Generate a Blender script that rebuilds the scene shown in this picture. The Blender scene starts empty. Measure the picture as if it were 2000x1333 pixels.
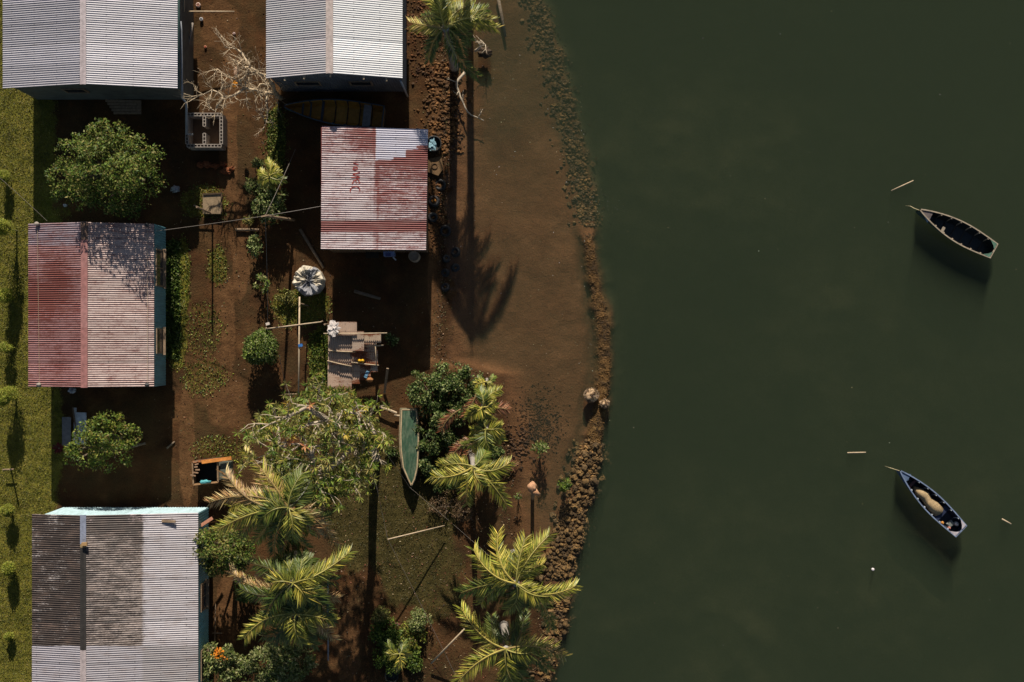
import bpy, math, random
import numpy as np
from mathutils import Vector, Matrix, noise
random.seed(7); rng = np.random.default_rng(7)
sc = bpy.context.scene; C = sc.collection
R = math.radians; PI = math.pi
CAM = 50.0; PX = 0.02          # camera height, metres per photo pixel on the ground
SUN_EL = 28.0; WATER = -0.12

def P(px, py, h=0.0):
    k = PX*(CAM-h)/CAM
    return Vector(((px-1000)*k, -(py-666.5)*k, h))

# ------------------------------------------------------------------ objects
def tag(o, label=None, cat=None, group=None, kind=None):
    if label: o['label'] = label
    if cat: o['category'] = cat
    if group: o['group'] = group
    if kind: o['kind'] = kind
    return o
def thing(name, label, cat, loc=(0, 0, 0), group=None):
    o = bpy.data.objects.new(name, None); C.objects.link(o)
    o.location = loc; o.empty_display_size = .2
    return tag(o, label, cat, group)

class MB:
    def __init__(s): s.v = []; s.f = []; s.c = {}; s.col = []
    def add(s, vs, fs, col=None):
        n = len(s.v); s.v += [tuple(v) for v in vs]; s.f += [tuple(i+n for i in f) for f in fs]
        s.col += [col if col else (1, 1, 1)]*len(vs)
        return s
    def box(s, c, d, rz=0, rx=0, ry=0, col=None):
        M = Matrix.Rotation(rz, 3, 'Z') @ Matrix.Rotation(ry, 3, 'Y') @ Matrix.Rotation(rx, 3, 'X')
        vs = [Vector(c) + M @ Vector((x*d[0]/2, y*d[1]/2, z*d[2]/2)) for x in (-1, 1) for y in (-1, 1) for z in (-1, 1)]
        return s.add(vs, [(0, 1, 3, 2), (4, 6, 7, 5), (0, 4, 5, 1), (2, 3, 7, 6), (0, 2, 6, 4), (1, 5, 7, 3)], col)
    def beam(s, a, b, w, h, col=None):
        a = Vector(a); b = Vector(b); d = (b-a).normalized()
        up = Vector((0, 0, 1)) if abs(d.z) < .95 else Vector((0, 1, 0))
        r = d.cross(up).normalized(); u = r.cross(d)
        vs = []
        for p in (a, b):
            for (i, j) in ((-1, -1), (1, -1), (1, 1), (-1, 1)): vs.append(p + r*w/2*i + u*h/2*j)
        return s.add(vs, [(0, 3, 2, 1), (4, 5, 6, 7), (0, 1, 5, 4), (1, 2, 6, 5), (2, 3, 7, 6), (3, 0, 4, 7)], col)
    def tube(s, pts, rad, n=6, col=None, cap=True):
        pts = [Vector(p) for p in pts]; m = len(pts)
        if not isinstance(rad, (list, tuple)): rad = [rad]*m
        vs = []; r0 = None
        for i, p in enumerate(pts):
            d = (pts[min(i+1, m-1)] - pts[max(i-1, 0)])
            d = d.normalized() if d.length > 1e-6 else Vector((0, 0, 1))
            if r0 is None:
                r0 = d.cross(Vector((0, 0, 1)) if abs(d.z) < .9 else Vector((1, 0, 0))).normalized()
            else:
                r0 = (r0 - d*r0.dot(d)).normalized()
            u = d.cross(r0)
            for k in range(n):
                a = 2*PI*k/n; vs.append(p + (r0*math.cos(a)+u*math.sin(a))*rad[i])
        fs = [(i*n+k, i*n+(k+1) % n, (i+1)*n+(k+1) % n, (i+1)*n+k) for i in range(m-1) for k in range(n)]
        if cap: fs += [tuple(reversed(range(n))), tuple((m-1)*n+k for k in range(n))]
        return s.add(vs, fs, col)
    def blob(s, c, r, seed=0, amp=.25, fr=1.3, sub=(10, 7), col=None, flat=0):
        c = Vector(c); r = Vector(r) if hasattr(r, '__len__') else Vector((r, r, r))
        nu, nv = sub; vs = []; off = Vector((seed*3.17, seed*1.7, seed*.9))
        def pt(d):
            k = 1 + amp*noise.noise(d*fr+off)*1.6
            return c + Vector((d.x*r.x, d.y*r.y, d.z*r.z))*k
        vs.append(pt(Vector((0, 0, 1))))
        for j in range(1, nv):
            for i in range(nu):
                t = PI*j/nv; a = 2*PI*i/nu
                vs.append(pt(Vector((math.sin(t)*math.cos(a), math.sin(t)*math.sin(a), math.cos(t)))))
        vs.append(pt(Vector((0, 0, -1))))
        fs = [(0, 1+i, 1+(i+1) % nu) for i in range(nu)]
        for j in range(nv-2):
            for i in range(nu):
                a = 1+j*nu+i; b = 1+j*nu+(i+1) % nu
                fs.append((a, a+nu, b+nu, b))
        L = len(vs)-1; q = 1+(nv-2)*nu
        fs += [(q+(i+1) % nu, q+i, L) for i in range(nu)]
        return s.add(vs, fs, col)
    def lathe(s, c, prof, n=20, wob=0, seed=0, col=None):
        c = Vector(c); vs = []
        for j, (r, z) in enumerate(prof):
            for k in range(n):
                a = 2*PI*k/n
                w = 1+wob*noise.noise(Vector((math.cos(a)*2+seed, math.sin(a)*2, z*3)))
                vs.append(c+Vector((r*w*math.cos(a), r*w*math.sin(a), z)))
        m = len(prof)
        fs = [(i*n+k, i*n+(k+1) % n, (i+1)*n+(k+1) % n, (i+1)*n+k) for i in range(m-1) for k in range(n)]
        fs += [tuple(reversed(range(n))), tuple((m-1)*n+k for k in range(n))]
        return s.add(vs, fs, col)
    def grid(s, fn, nu, nv, colfn=None):
        n = len(s.v)
        for j in range(nv+1):
            for i in range(nu+1):
                p, c = fn(i/nu, j/nv); s.v.append(tuple(p)); s.col.append(c)
        for j in range(nv):
            for i in range(nu):
                a = n+j*(nu+1)+i; s.f.append((a, a+1, a+nu+2, a+nu+1))
        return s
    def poly(s, pts, z0, z1, col=None):
        n = len(pts)
        vs = [(p[0], p[1], z0) for p in pts]+[(p[0], p[1], z1) for p in pts]
        return s.add(vs, [tuple(reversed(range(n))), tuple(range(n, 2*n))]+[(i, (i+1) % n, n+(i+1) % n, n+i) for i in range(n)], col)
    def build(s, name, mat, parent=None, smooth=False, origin=None):
        me = bpy.data.meshes.new(name)
        o3 = Vector(parent.location) if (parent is not None and origin is None) else Vector(origin or (0, 0, 0))
        vs = [(v[0]-o3.x, v[1]-o3.y, v[2]-o3.z) for v in s.v]
        me.from_pydata(vs, [], s.f)
        a = me.color_attributes.new('Col', 'FLOAT_COLOR', 'POINT')
        cc = np.ones((len(s.col), 4), dtype=np.float32)
        arr = [(list(c)+[1])[:4] for c in s.col]
        cc[:] = np.array(arr, dtype=np.float32)
        a.data.foreach_set('color', cc.ravel())
        me.materials.append(mat)
        if smooth: me.polygons.foreach_set('use_smooth', [True]*len(me.polygons))
        me.update()
        o = bpy.data.objects.new(name, me); C.objects.link(o)
        if parent is not None: o.parent = parent
        else: o.location = o3
        return o
def single(name, mb, mat, label, cat, group=None, origin=None, smooth=False):
    if origin is None:
        a = np.array(mb.v); origin = (float(a[:, 0].mean()), float(a[:, 1].mean()), float(a[:, 2].min()))
    return tag(mb.build(name, mat, None, smooth, origin), label, cat, group)

def np_mesh(name, V, F4, col, mat, parent=None, origin=None):
    me = bpy.data.meshes.new(name)
    o3 = np.array(parent.location if parent is not None else (origin or (0, 0, 0)), dtype=np.float32)
    V = (V-o3).astype(np.float32); nf = len(F4)
    me.vertices.add(len(V)); me.vertices.foreach_set('co', V.ravel())
    me.loops.add(nf*4); me.loops.foreach_set('vertex_index', F4.astype(np.int32).ravel())
    me.polygons.add(nf); me.polygons.foreach_set('loop_start', np.arange(nf, dtype=np.int32)*4)
    me.update(calc_edges=True); me.validate()
    a = me.color_attributes.new('Col', 'FLOAT_COLOR', 'POINT')
    cc = np.ones((len(V), 4), dtype=np.float32); cc[:, :col.shape[1]] = col; a.data.foreach_set('color', cc.ravel())
    me.materials.append(mat)
    o = bpy.data.objects.new(name, me); C.objects.link(o)
    if parent is not None: o.parent = parent
    else: o.location = tuple(float(x) for x in o3)
    return o

# ------------------------------------------------------------------ materials
def nt(name):
    m = bpy.data.materials.new(name); m.use_nodes = True; t = m.node_tree; t.nodes.clear()
    o = t.nodes.new('ShaderNodeOutputMaterial'); return m, t, o
def mk(name, col, rough=.75, var=.25, scale=6., use_attr=False, bump=0., bscale=20., metal=0., stretch=(1, 1, 1), spec=.4, trans=0., col2=None, dirt=None):
    m, t, o = nt(name); N = t.nodes.new; L = t.links.new
    b = N('ShaderNodeBsdfPrincipled'); b.inputs['Roughness'].default_value = rough
    b.inputs['Metallic'].default_value = metal; b.inputs['Specular IOR Level'].default_value = spec
    tc = N('ShaderNodeTexCoord'); mp = N('ShaderNodeMapping'); mp.inputs['Scale'].default_value = stretch
    L(tc.outputs['Object'], mp.inputs['Vector'])
    nz = N('ShaderNodeTexNoise'); nz.inputs['Scale'].default_value = scale; nz.inputs['Detail'].default_value = 6; nz.inputs['Roughness'].default_value = .65
    L(mp.outputs[0], nz.inputs['Vector'])
    rp = N('ShaderNodeMapRange'); rp.inputs[1].default_value = .3; rp.inputs[2].default_value = .7
    rp.inputs[3].default_value = 1-var; rp.inputs[4].default_value = 1+var*.6
    L(nz.outputs[0], rp.inputs[0])
    base = N('ShaderNodeRGB'); base.outputs[0].default_value = (*col, 1); src = base.outputs[0]
    if col2:
        mx = N('ShaderNodeMix'); mx.data_type = 'RGBA'; n2 = N('ShaderNodeTexNoise'); n2.inputs['Scale'].default_value = scale*.45; n2.inputs['Detail'].default_value = 4
        L(mp.outputs[0], n2.inputs['Vector']); r2 = N('ShaderNodeMapRange'); r2.inputs[1].default_value = .42; r2.inputs[2].default_value = .6
        L(n2.outputs[0], r2.inputs[0]); L(r2.outputs[0], mx.inputs[0]); L(src, mx.inputs[6]); mx.inputs[7].default_value = (*col2, 1); src = mx.outputs[2]
    if use_attr:
        at = N('ShaderNodeAttribute'); at.attribute_name = 'Col'
        mu = N('ShaderNodeMix'); mu.data_type = 'RGBA'; mu.blend_type = 'MULTIPLY'; mu.inputs[0].default_value = 1
        L(src, mu.inputs[6]); L(at.outputs['Color'], mu.inputs[7]); src = mu.outputs[2]
    vm = N('ShaderNodeVectorMath'); vm.operation = 'SCALE'; L(src, vm.inputs[0]); L(rp.outputs[0], vm.inputs['Scale'])
    L(vm.outputs[0], b.inputs['Base Color'])
    if bump:
        n3 = N('ShaderNodeTexNoise'); n3.inputs['Scale'].default_value = bscale; n3.inputs['Detail'].default_value = 5; L(mp.outputs[0], n3.inputs['Vector'])
        bp = N('ShaderNodeBump'); bp.inputs['Strength'].default_value = 1; bp.inputs['Distance'].default_value = bump
        L(n3.outputs[0], bp.inputs['Height']); L(bp.outputs[0], b.inputs['Normal'])
    if trans:
        tr = N('ShaderNodeBsdfTranslucent'); L(vm.outputs[0], tr.inputs[0]); ms = N('ShaderNodeMixShader'); ms.inputs[0].default_value = trans
        L(b.outputs[0], ms.inputs[1]); L(tr.outputs[0], ms.inputs[2]); L(ms.outputs[0], o.inputs[0])
    else: L(b.outputs[0], o.inputs[0])
    return m

def roof_mat(name, stain, streak=1.0, grime=(.10, .08, .07), grime_amt=.35, soft=.12, seed=0):
    """painted / galvanised corrugated sheet: Col = sheet colour, its alpha = how much of the stain covers it"""
    m, t, o = nt(name); N = t.nodes.new; L = t.links.new
    b = N('ShaderNodeBsdfPrincipled'); b.inputs['Roughness'].default_value = .5; b.inputs['Specular IOR Level'].default_value = .35
    at = N('ShaderNodeAttribute'); at.attribute_name = 'Col'
    tc = N('ShaderNodeTexCoord')
    def nz(sx, sy, scale, det=6):
        mp = N('ShaderNodeMapping'); mp.inputs['Scale'].default_value = (sx, sy, 1); mp.inputs['Location'].default_value = (seed, seed*2, 0)
        L(tc.outputs['Object'], mp.inputs[0]); n = N('ShaderNodeTexNoise'); n.inputs['Scale'].default_value = scale; n.inputs['Detail'].default_value = det
        n.inputs['Roughness'].default_value = .7; L(mp.outputs[0], n.inputs['Vector']); return n.outputs[0]
    def math_(op, a, bb):
        n = N('ShaderNodeMath'); n.operation = op
        for i, x in enumerate((a, bb)):
            if isinstance(x, (int, float)): n.inputs[i].default_value = x
            else: L(x, n.inputs[i])
        return n.outputs[0]
    n1 = nz(1, 4, 2.0); n2 = nz(1.6, 9, 8); 
    s = math_('ADD', math_('MULTIPLY', n1, 1.0), math_('MULTIPLY', n2, 1.0)); s = math_('SUBTRACT', s, .5)
    d = math_('SUBTRACT', math_('ADD', s, math_('SUBTRACT', math_('MULTIPLY', at.outputs['Alpha'], 1.0), .5)), .5)
    mr = N('ShaderNodeMapRange'); mr.inputs[1].default_value = -soft; mr.inputs[2].default_value = soft; L(d, mr.inputs[0])
    mx = N('ShaderNodeMix'); mx.data_type = 'RGBA'; L(mr.outputs[0], mx.inputs[0]); L(at.outputs['Color'], mx.inputs[6]); mx.inputs[7].default_value = (*stain, 1)
    # grime
    g = N('ShaderNodeMapRange'); g.inputs[1].default_value = .48; g.inputs[2].default_value = .72; g.inputs[4].default_value = grime_amt
    L(nz(1, 2.5, 1.6, 8), g.inputs[0])
    mg = N('ShaderNodeMix'); mg.data_type = 'RGBA'; L(g.outputs[0], mg.inputs[0]); L(mx.outputs[2], mg.inputs[6]); mg.inputs[7].default_value = (*grime, 1)
    f = N('ShaderNodeMapRange'); f.inputs[1].default_value = .3; f.inputs[2].default_value = .7; f.inputs[3].default_value = .82; f.inputs[4].default_value = 1.08
    L(nz(2, 14, 9, 3), f.inputs[0]); vm = N('ShaderNodeVectorMath'); vm.operation = 'SCALE'; L(mg.outputs[2], vm.inputs[0]); L(f.outputs[0], vm.inputs['Scale'])
    sx = N('ShaderNodeSeparateXYZ'); L(tc.outputs['Object'], sx.inputs[0]); yy = math_('MULTIPLY', math_('ADD', sx.outputs[1], 50.0), 1.316)
    wn = N('ShaderNodeTexWhiteNoise'); wn.noise_dimensions = '1D'; L(math_('FLOOR', yy, 0), wn.inputs['W'])
    seam = math_('LESS_THAN', math_('FRACT', yy, 0), .05); k1 = math_('MULTIPLY_ADD', wn.outputs[0], .2)
    k1.node.inputs[2].default_value = .88; k2 = math_('MULTIPLY', seam, .28); k3 = math_('SUBTRACT', k1, k2)
    nail = math_('MULTIPLY', math_('LESS_THAN', math_('FRACT', math_('MULTIPLY', math_('ADD', sx.outputs[0], 50.13), 1.1), 0), .035), math_('LESS_THAN', math_('FRACT', math_('MULTIPLY', yy, 3.0), 0), .3))
    k4 = math_('SUBTRACT', k3, math_('MULTIPLY', nail, .35)); v2 = N('ShaderNodeVectorMath'); v2.operation = 'SCALE'; L(vm.outputs[0], v2.inputs[0]); L(k4, v2.inputs['Scale'])
    L(v2.outputs[0], b.inputs['Base Color']); L(b.outputs[0], o.inputs[0]); return m

M = {}
M['leaf'] = mk('leaf', (1, 1, 1), .55, .3, 3, True, trans=.3, spec=.3)
M['frond'] = mk('palm_leaf', (1, 1, 1), .45, .25, 3, True, trans=.16, spec=.5)
M['bark'] = mk('bark', (.20, .15, .10), .85, .45, 9, True, bump=.02, bscale=14)
M['palebark'] = mk('pale_bark', (.52, .43, .31), .8, .35, 12, True, bump=.01, bscale=25)
M['palmtrunk'] = mk('palm_trunk', (.36, .32, .27), .85, .4, 8, True, bump=.03, bscale=12, stretch=(1, 1, 4))
M['rock'] = mk('rock', (.24, .145, .055), .8, .6, 5, True, bump=.04, bscale=9, col2=(.10, .065, .03))
M['grass'] = mk('grass_blade', (1, 1, 1), .6, .35, .8, True, trans=.2)
M['wood'] = mk('weathered_wood', (.30, .21, .13), .8, .4, 10, True, bump=.006, bscale=30)
M['palewood'] = mk('pale_wood', (.55, .42, .27), .75, .3, 8, True)
M['concrete'] = mk('concrete', (.36, .31, .26), .9, .3, 6, True, bump=.008, bscale=30)
M['dark'] = mk('dark_metal', (.05, .05, .05), .6, .3, 6, True)
M['rubber'] = mk('old_rubber', (.022, .021, .02), .6, .3, 9, True, bump=.004)
M['plastic'] = mk('plastic', (1, 1, 1), .45, .12, 6, True)
M['paint'] = mk('painted_wood', (1, 1, 1), .6, .35, 7, True, bump=.003, bscale=40)
M['cloth'] = mk('cloth', (1, 1, 1), .9, .25, 8, True, bump=.01, bscale=18)
M['wire'] = mk('wire', (.20, .17, .14), .6, .1, 4)
M['soilclod'] = mk('soil_clod', (.15, .06, .025), .9, .5, 8, True, bump=.02)
M['turq'] = mk('turquoise_sheet', (.18, .42, .47), .55, .3, 2.5, True, stretch=(3, 3, .6))
M['greywall'] = mk('grey_wall', (.22, .23, .24), .8, .35, 2.5, True, bump=.004)
M['glass'] = mk('dark_glass', (.03, .04, .05), .15, .1, 3)
M['net'] = mk('fishing_net', (.50, .36, .19), .9, .5, 9, True, bump=.03, bscale=30, stretch=(1, 5, 1))
M['rust'] = roof_mat('rusty_sheet', (.22, .065, .025), grime=(.22, .12, .07), grime_amt=.35, soft=.07, seed=3)

# ------------------------------------------------------------------ ground and water
DIKE = [(-600, 900), (-200, 985), (0, 1043), (100, 1078), (220, 1108), (330, 1133), (430, 1150), (500, 1155), (560, 1166), (650, 1180), (730, 1181), (800, 1172), (870, 1160), (930, 1148), (1000, 1128), (1080, 1108), (1180, 1098), (1260, 1078), (1333, 1058), (1600, 1000), (2200, 900)]
SHORE = [(-600, 800), (0, 868), (200, 880), (350, 872), (600, 868), (700, 862), (730, 950), (800, 972), (870, 980), (930, 1000), (980, 975), (1040, 1000), (1090, 1060), (1180, 1072), (1333, 1040), (1600, 990), (2200, 890)]
dy, dx = np.array(DIKE).T; sy, sx = np.array(SHORE).T
_h = rng.random((256, 256))
def vnoise(x, y):
    xi = np.floor(x).astype(int); yi = np.floor(y).astype(int); fx = x-xi; fy = y-yi
    fx = fx*fx*(3-2*fx); fy = fy*fy*(3-2*fy)
    g = lambda a, b: _h[a & 255, b & 255]
    return (g(xi, yi)*(1-fx)+g(xi+1, yi)*fx)*(1-fy)+(g(xi, yi+1)*(1-fx)+g(xi+1, yi+1)*fx)*fy
def fbm(x, y, o=4):
    r = 0; a = .5
    for i in range(o): r = r+a*vnoise(x*2**i+17*i, y*2**i+31*i); a *= .5
    return r/(1-.5**o)
def sstep(a, b, x):
    t = np.clip((x-a)/(b-a), 0, 1); return t*t*(3-2*t)
def ground_z(px, py):
    px = np.asarray(px, float); py = np.asarray(py, float)
    wob = (fbm(px*.03, py*.03)-.5)*26
    xd = np.interp(py, dy, dx)+wob*.7; xs = np.interp(py, sy, sx)+wob*.9
    n = fbm(px*.02, py*.02)-.5; n2 = fbm(px*.12, py*.12)-.5
    land = .0+n*.08+n2*.035
    d = px-xs
    span = np.maximum(xd-xs, 30)
    z = np.where(d < 0, land*sstep(0, -25, d)+(-.115)*(1-sstep(0, -40, d)), -.115-(.22+.16*sstep(450, 150, py))*sstep(0, 90, d)+n*.10+n2*.03)
    e = px-xd
    crest = np.interp(py, [-100, 300, 430, 470, 860, 920, 1100, 1400], [-.54, -.52, -.44, -.12, -.07, -.14, -.13, -.12])
    wd = np.interp(py, [0, 430, 470, 860, 900, 1400], [30, 30, 17, 23, 34, 26])
    b = np.exp(-(e/wd)**4)
    z = np.where(d > 0, z*(1-b)+b*(crest+n*.10+n2*.10), z)
    z = z-np.where((d > 0), (.16+.10*n2)*np.exp(-((e+wd*1.25)/9)**2)*np.interp(py, [430, 480, 900, 960], [0, 1, 1, 0]), 0)
    out = np.clip(e-wd*.55, 0, None)
    z = z-out*PX*1.5*(out < 400)-(400*PX*1.5)*(out >= 400)
    floor = -(.98+1.6*np.clip(fbm(px*.0035+3, py*.0035, 3)-.25, 0, 1)+.35*fbm(px*.02, py*.02, 2)+.9*sstep(1450, 2050, px)*sstep(700, 0, py)+2.5*sstep(2200, 3500, px))
    z = np.maximum(z, floor)
    return z
def gz(px, py): return float(ground_z(px, py))
def stretch(a, b, step, far, n):
    mid = np.arange(a, b+step, step); k = np.linspace(0, 1, n+1)[1:]**2.5
    return np.concatenate([(a-far*k)[::-1], mid, b+far*k])
gx = stretch(-21, 21, .08, 380, 18); gy = stretch(-14.5, 14.5, .08, 380, 18)
X, Y = np.meshgrid(gx, gy); GPX = X/PX+1000; GPY = -Y/PX+666.5
Z = ground_z(np.clip(GPX, -3000, 9000), np.clip(GPY, -560, 2100))
GRASS = [(20, 200, 62, 900, 1), (30, 700, 85, 900, 1), (60, 850, 75, 120, 1), (-500, 600, 560, 3000, 1), (40, 1200, 60, 400, 1),
         (352, 560, 22, 90, .75), (345, 670, 20, 60, .6), (395, 640, 50, 60, .35), (425, 520, 22, 40, .5), (400, 395, 50, 40, .5), (540, 270, 16, 70, .9), (400, 740, 50, 40, .4), (590, 600, 60, 40, .6), (625, 700, 25, 60, .8), (560, 590, 30, 30, .5), (430, 880, 60, 30, .4)]
MOSS = [(800, 1030, 90, 160, .9), (690, 1000, 60, 120, .75), (850, 1130, 60, 90, .6), (760, 960, 60, 60, .8), (690, 900, 50, 60, .6), (400, 830, 60, 60, .35), (800, 1290, 120, 60, .35)]
def field(lst, px, py):
    n = (fbm(px*.03, py*.03)-.5)*.9; m = np.zeros_like(px, dtype=float)
    for (cx, cy, rx, ry, s) in lst:
        r = np.sqrt(((px-cx)/rx)**2+((py-cy)/ry)**2)
        m = np.maximum(m, s*(1-sstep(.75, 1.25, r+n*.6)))
    return m
gm = field(GRASS, GPX, GPY); mm = field(MOSS, GPX, GPY)
xdm = np.interp(GPY, dy, dx); e = GPX-xdm
sand = np.exp(-(e/20)**4)*sstep(440, 500, GPY)*(1-sstep(840, 920, GPY))
xsm = np.interp(GPY, sy, sx)
PATH = [(450, 200, 16, 160, .8), (445, 330, 18, 90, .9), (470, 480, 18, 110, .9), (440, 640, 22, 110, .8), (400, 740, 28, 60, .6), (440, 780, 40, 60, .7), (365, 870, 16, 130, 1), (445, 1180, 22, 90, .9), (850, 560, 14, 130, 1), (850, 230, 14, 70, .7), (430, 50, 40, 60, .6), (590, 610, 40, 16, .7), (680, 1270, 26, 70, .7), (880, 700, 60, 30, .7)]
pm = field(PATH, GPX, GPY)
col = np.stack([gm, mm, np.clip(sand, 0, 1), pm], -1).reshape(-1, 4)
ny, nx = X.shape; idx = np.arange(nx*ny).reshape(ny, nx)
F = np.stack([idx[:-1, :-1], idx[:-1, 1:], idx[1:, 1:], idx[1:, :-1]], -1).reshape(-1, 4)
V = np.stack([X, Y, Z], -1).reshape(-1, 3)

def ground_material():
    m, t, o = nt('ground_soil'); N = t.nodes.new; L = t.links.new
    b = N('ShaderNodeBsdfPrincipled'); b.inputs['Roughness'].default_value = .95; b.inputs['Specular IOR Level'].default_value = .15
    at = N('ShaderNodeAttribute'); at.attribute_name = 'Col'; sp = N('ShaderNodeSeparateColor'); L(at.outputs['Color'], sp.inputs[0])
    geo = N('ShaderNodeNewGeometry')
    def nz(scale, det=6, ro=.65, st=None):
        n = N('ShaderNodeTexNoise'); n.inputs['Scale'].default_value = scale; n.inputs['Detail'].default_value = det; n.inputs['Roughness'].default_value = ro
        L(geo.outputs['Position'], n.inputs['Vector']); return n.outputs[0]
    def ramp(fac, stops):
        r = N('ShaderNodeValToRGB'); L(fac, r.inputs[0]); e = r.color_ramp.elements
        e[0].position = stops[0][0]; e[0].color = (*stops[0][1], 1); e[1].position = stops[-1][0]; e[1].color = (*stops[-1][1], 1)
        for p, c in stops[1:-1]:
            x = e.new(p); x.color = (*c, 1)
        return r.outputs[0]
    def mix(f, a, bb, mode='MIX'):
        x = N('ShaderNodeMix'); x.data_type = 'RGBA'; x.blend_type = mode
        if isinstance(f, float): x.inputs[0].default_value = f
        else: L(f, x.inputs[0])
        L(a, x.inputs[6]); L(bb, x.inputs[7]); return x.outputs[2]
    soil = ramp(nz(.9, 8, .6), [(.28, (.036, .019, .008)), (.42, (.064, .030, .012)), (.55, (.095, .043, .016)), (.72, (.15, .077, .03))])
    s2 = ramp(nz(.35, 4, .6), [(.35, (.046, .034, .014)), (.65, (.095, .056, .022))]); mk_ = N('ShaderNodeMapRange'); mk_.inputs[1].default_value = .42; mk_.inputs[2].default_value = .62; mk_.inputs[4].default_value = .75; L(nz(.8, 8, .7), mk_.inputs[0]); soil = mix(mk_.outputs[0], soil, s2)
    grass = ramp(nz(1.6, 8, .7), [(.3, (.08, .085, .012)), (.5, (.165, .155, .022)), (.7, (.25, .205, .04))])
    moss = ramp(nz(2.2, 8, .7), [(.3, (.03, .026, .008)), (.5, (.065, .052, .015)), (.72, (.12, .09, .03))])
    sand_ = ramp(nz(7, 8, .75), [(.35, (.07, .038, .012)), (.5, (.17, .10, .034)), (.7, (.29, .18, .07))])
    # mask edges broken up by fine noise
    def brk(ch, amt=.5):
        n = N('ShaderNodeMath'); n.operation = 'MULTIPLY_ADD'; L(nz(9, 6, .7), n.inputs[0]); n.inputs[1].default_value = amt; n.inputs[2].default_value = -amt*.5
        a = N('ShaderNodeMath'); a.operation = 'ADD'; L(ch, a.inputs[0]); L(n.outputs[0], a.inputs[1])
        r = N('ShaderNodeMapRange'); r.inputs[1].default_value = .35; r.inputs[2].default_value = .65; L(a.outputs[0], r.inputs[0]); return r.outputs[0]
    trod = ramp(nz(3, 6, .6), [(.3, (.085, .042, .017)), (.5, (.125, .062, .025)), (.7, (.165, .085, .035))]); soil = mix(brk(at.outputs['Alpha'], .6), soil, trod)
    c = mix(brk(sp.outputs[1], .9), soil, moss); c = mix(brk(sp.outputs[0], 1.0), c, grass); c = mix(brk(sp.outputs[2], .3), c, sand_)
    # lake bed: silty brown below the water line, by height
    sz = N('ShaderNodeSeparateXYZ'); L(geo.outputs['Position'], sz.inputs[0])
    wet = N('ShaderNodeMapRange'); wet.inputs[1].default_value = -.10; wet.inputs[2].default_value = -.20; L(sz.outputs[2], wet.inputs[0])
    silt = ramp(nz(.7, 7, .6), [(.3, (.125, .055, .023)), (.5, (.17, .08, .033)), (.72, (.22, .11, .048))])
    dz = N('ShaderNodeMapRange'); dz.inputs[1].default_value = -.45; dz.inputs[2].default_value = -.9; L(sz.outputs[2], dz.inputs[0]); mudc = ramp(nz(.5, 5, .6), [(.3, (.07, .075, .035)), (.5, (.14, .13, .06)), (.72, (.24, .21, .10))]); silt = mix(dz.outputs[0], silt, mudc)
    inv = N('ShaderNodeMath'); inv.operation = 'SUBTRACT'; inv.inputs[0].default_value = 1; L(sp.outputs[2], inv.inputs[1])
    wf = N('ShaderNodeMath'); wf.operation = 'MULTIPLY'; L(wet.outputs[0], wf.inputs[0]); L(inv.outputs[0], wf.inputs[1])
    c = mix(wf.outputs[0], c, silt)
    wl = N('ShaderNodeMapRange'); wl.inputs[1].default_value = -.045; wl.inputs[2].default_value = -.10; wl.inputs[4].default_value = .55; L(sz.outputs[2], wl.inputs[0]); wi = N('ShaderNodeMath'); wi.operation = 'SUBTRACT'; L(wl.outputs[0], wi.inputs[0]); L(wf.outputs[0], wi.inputs[1]); wi.use_clamp = True
    dm = N('ShaderNodeRGB'); dm.outputs[0].default_value = (.04, .02, .009, 1); c = mix(wi.outputs[0], c, dm.outputs[0])
    f = ramp(nz(26, 4, .7), [(.3, (.55, .55, .55)), (.5, (1, 1, 1)), (.7, (1.35, 1.3, 1.2))])
    c = mix(1.0, c, f, 'MULTIPLY'); L(c, b.inputs['Base Color'])
    bp = N('ShaderNodeBump'); bp.inputs['Distance'].default_value = .05; bp.inputs['Strength'].default_value = .8; L(nz(11, 8, .7), bp.inputs['Height']); L(bp.outputs[0], b.inputs['Normal'])
    L(b.outputs[0], o.inputs[0]); return m
g = np_mesh('ground', V, F, col, ground_material()); g['kind'] = 'structure'
g.data.polygons.foreach_set('use_smooth', [True]*len(g.data.polygons))

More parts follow.
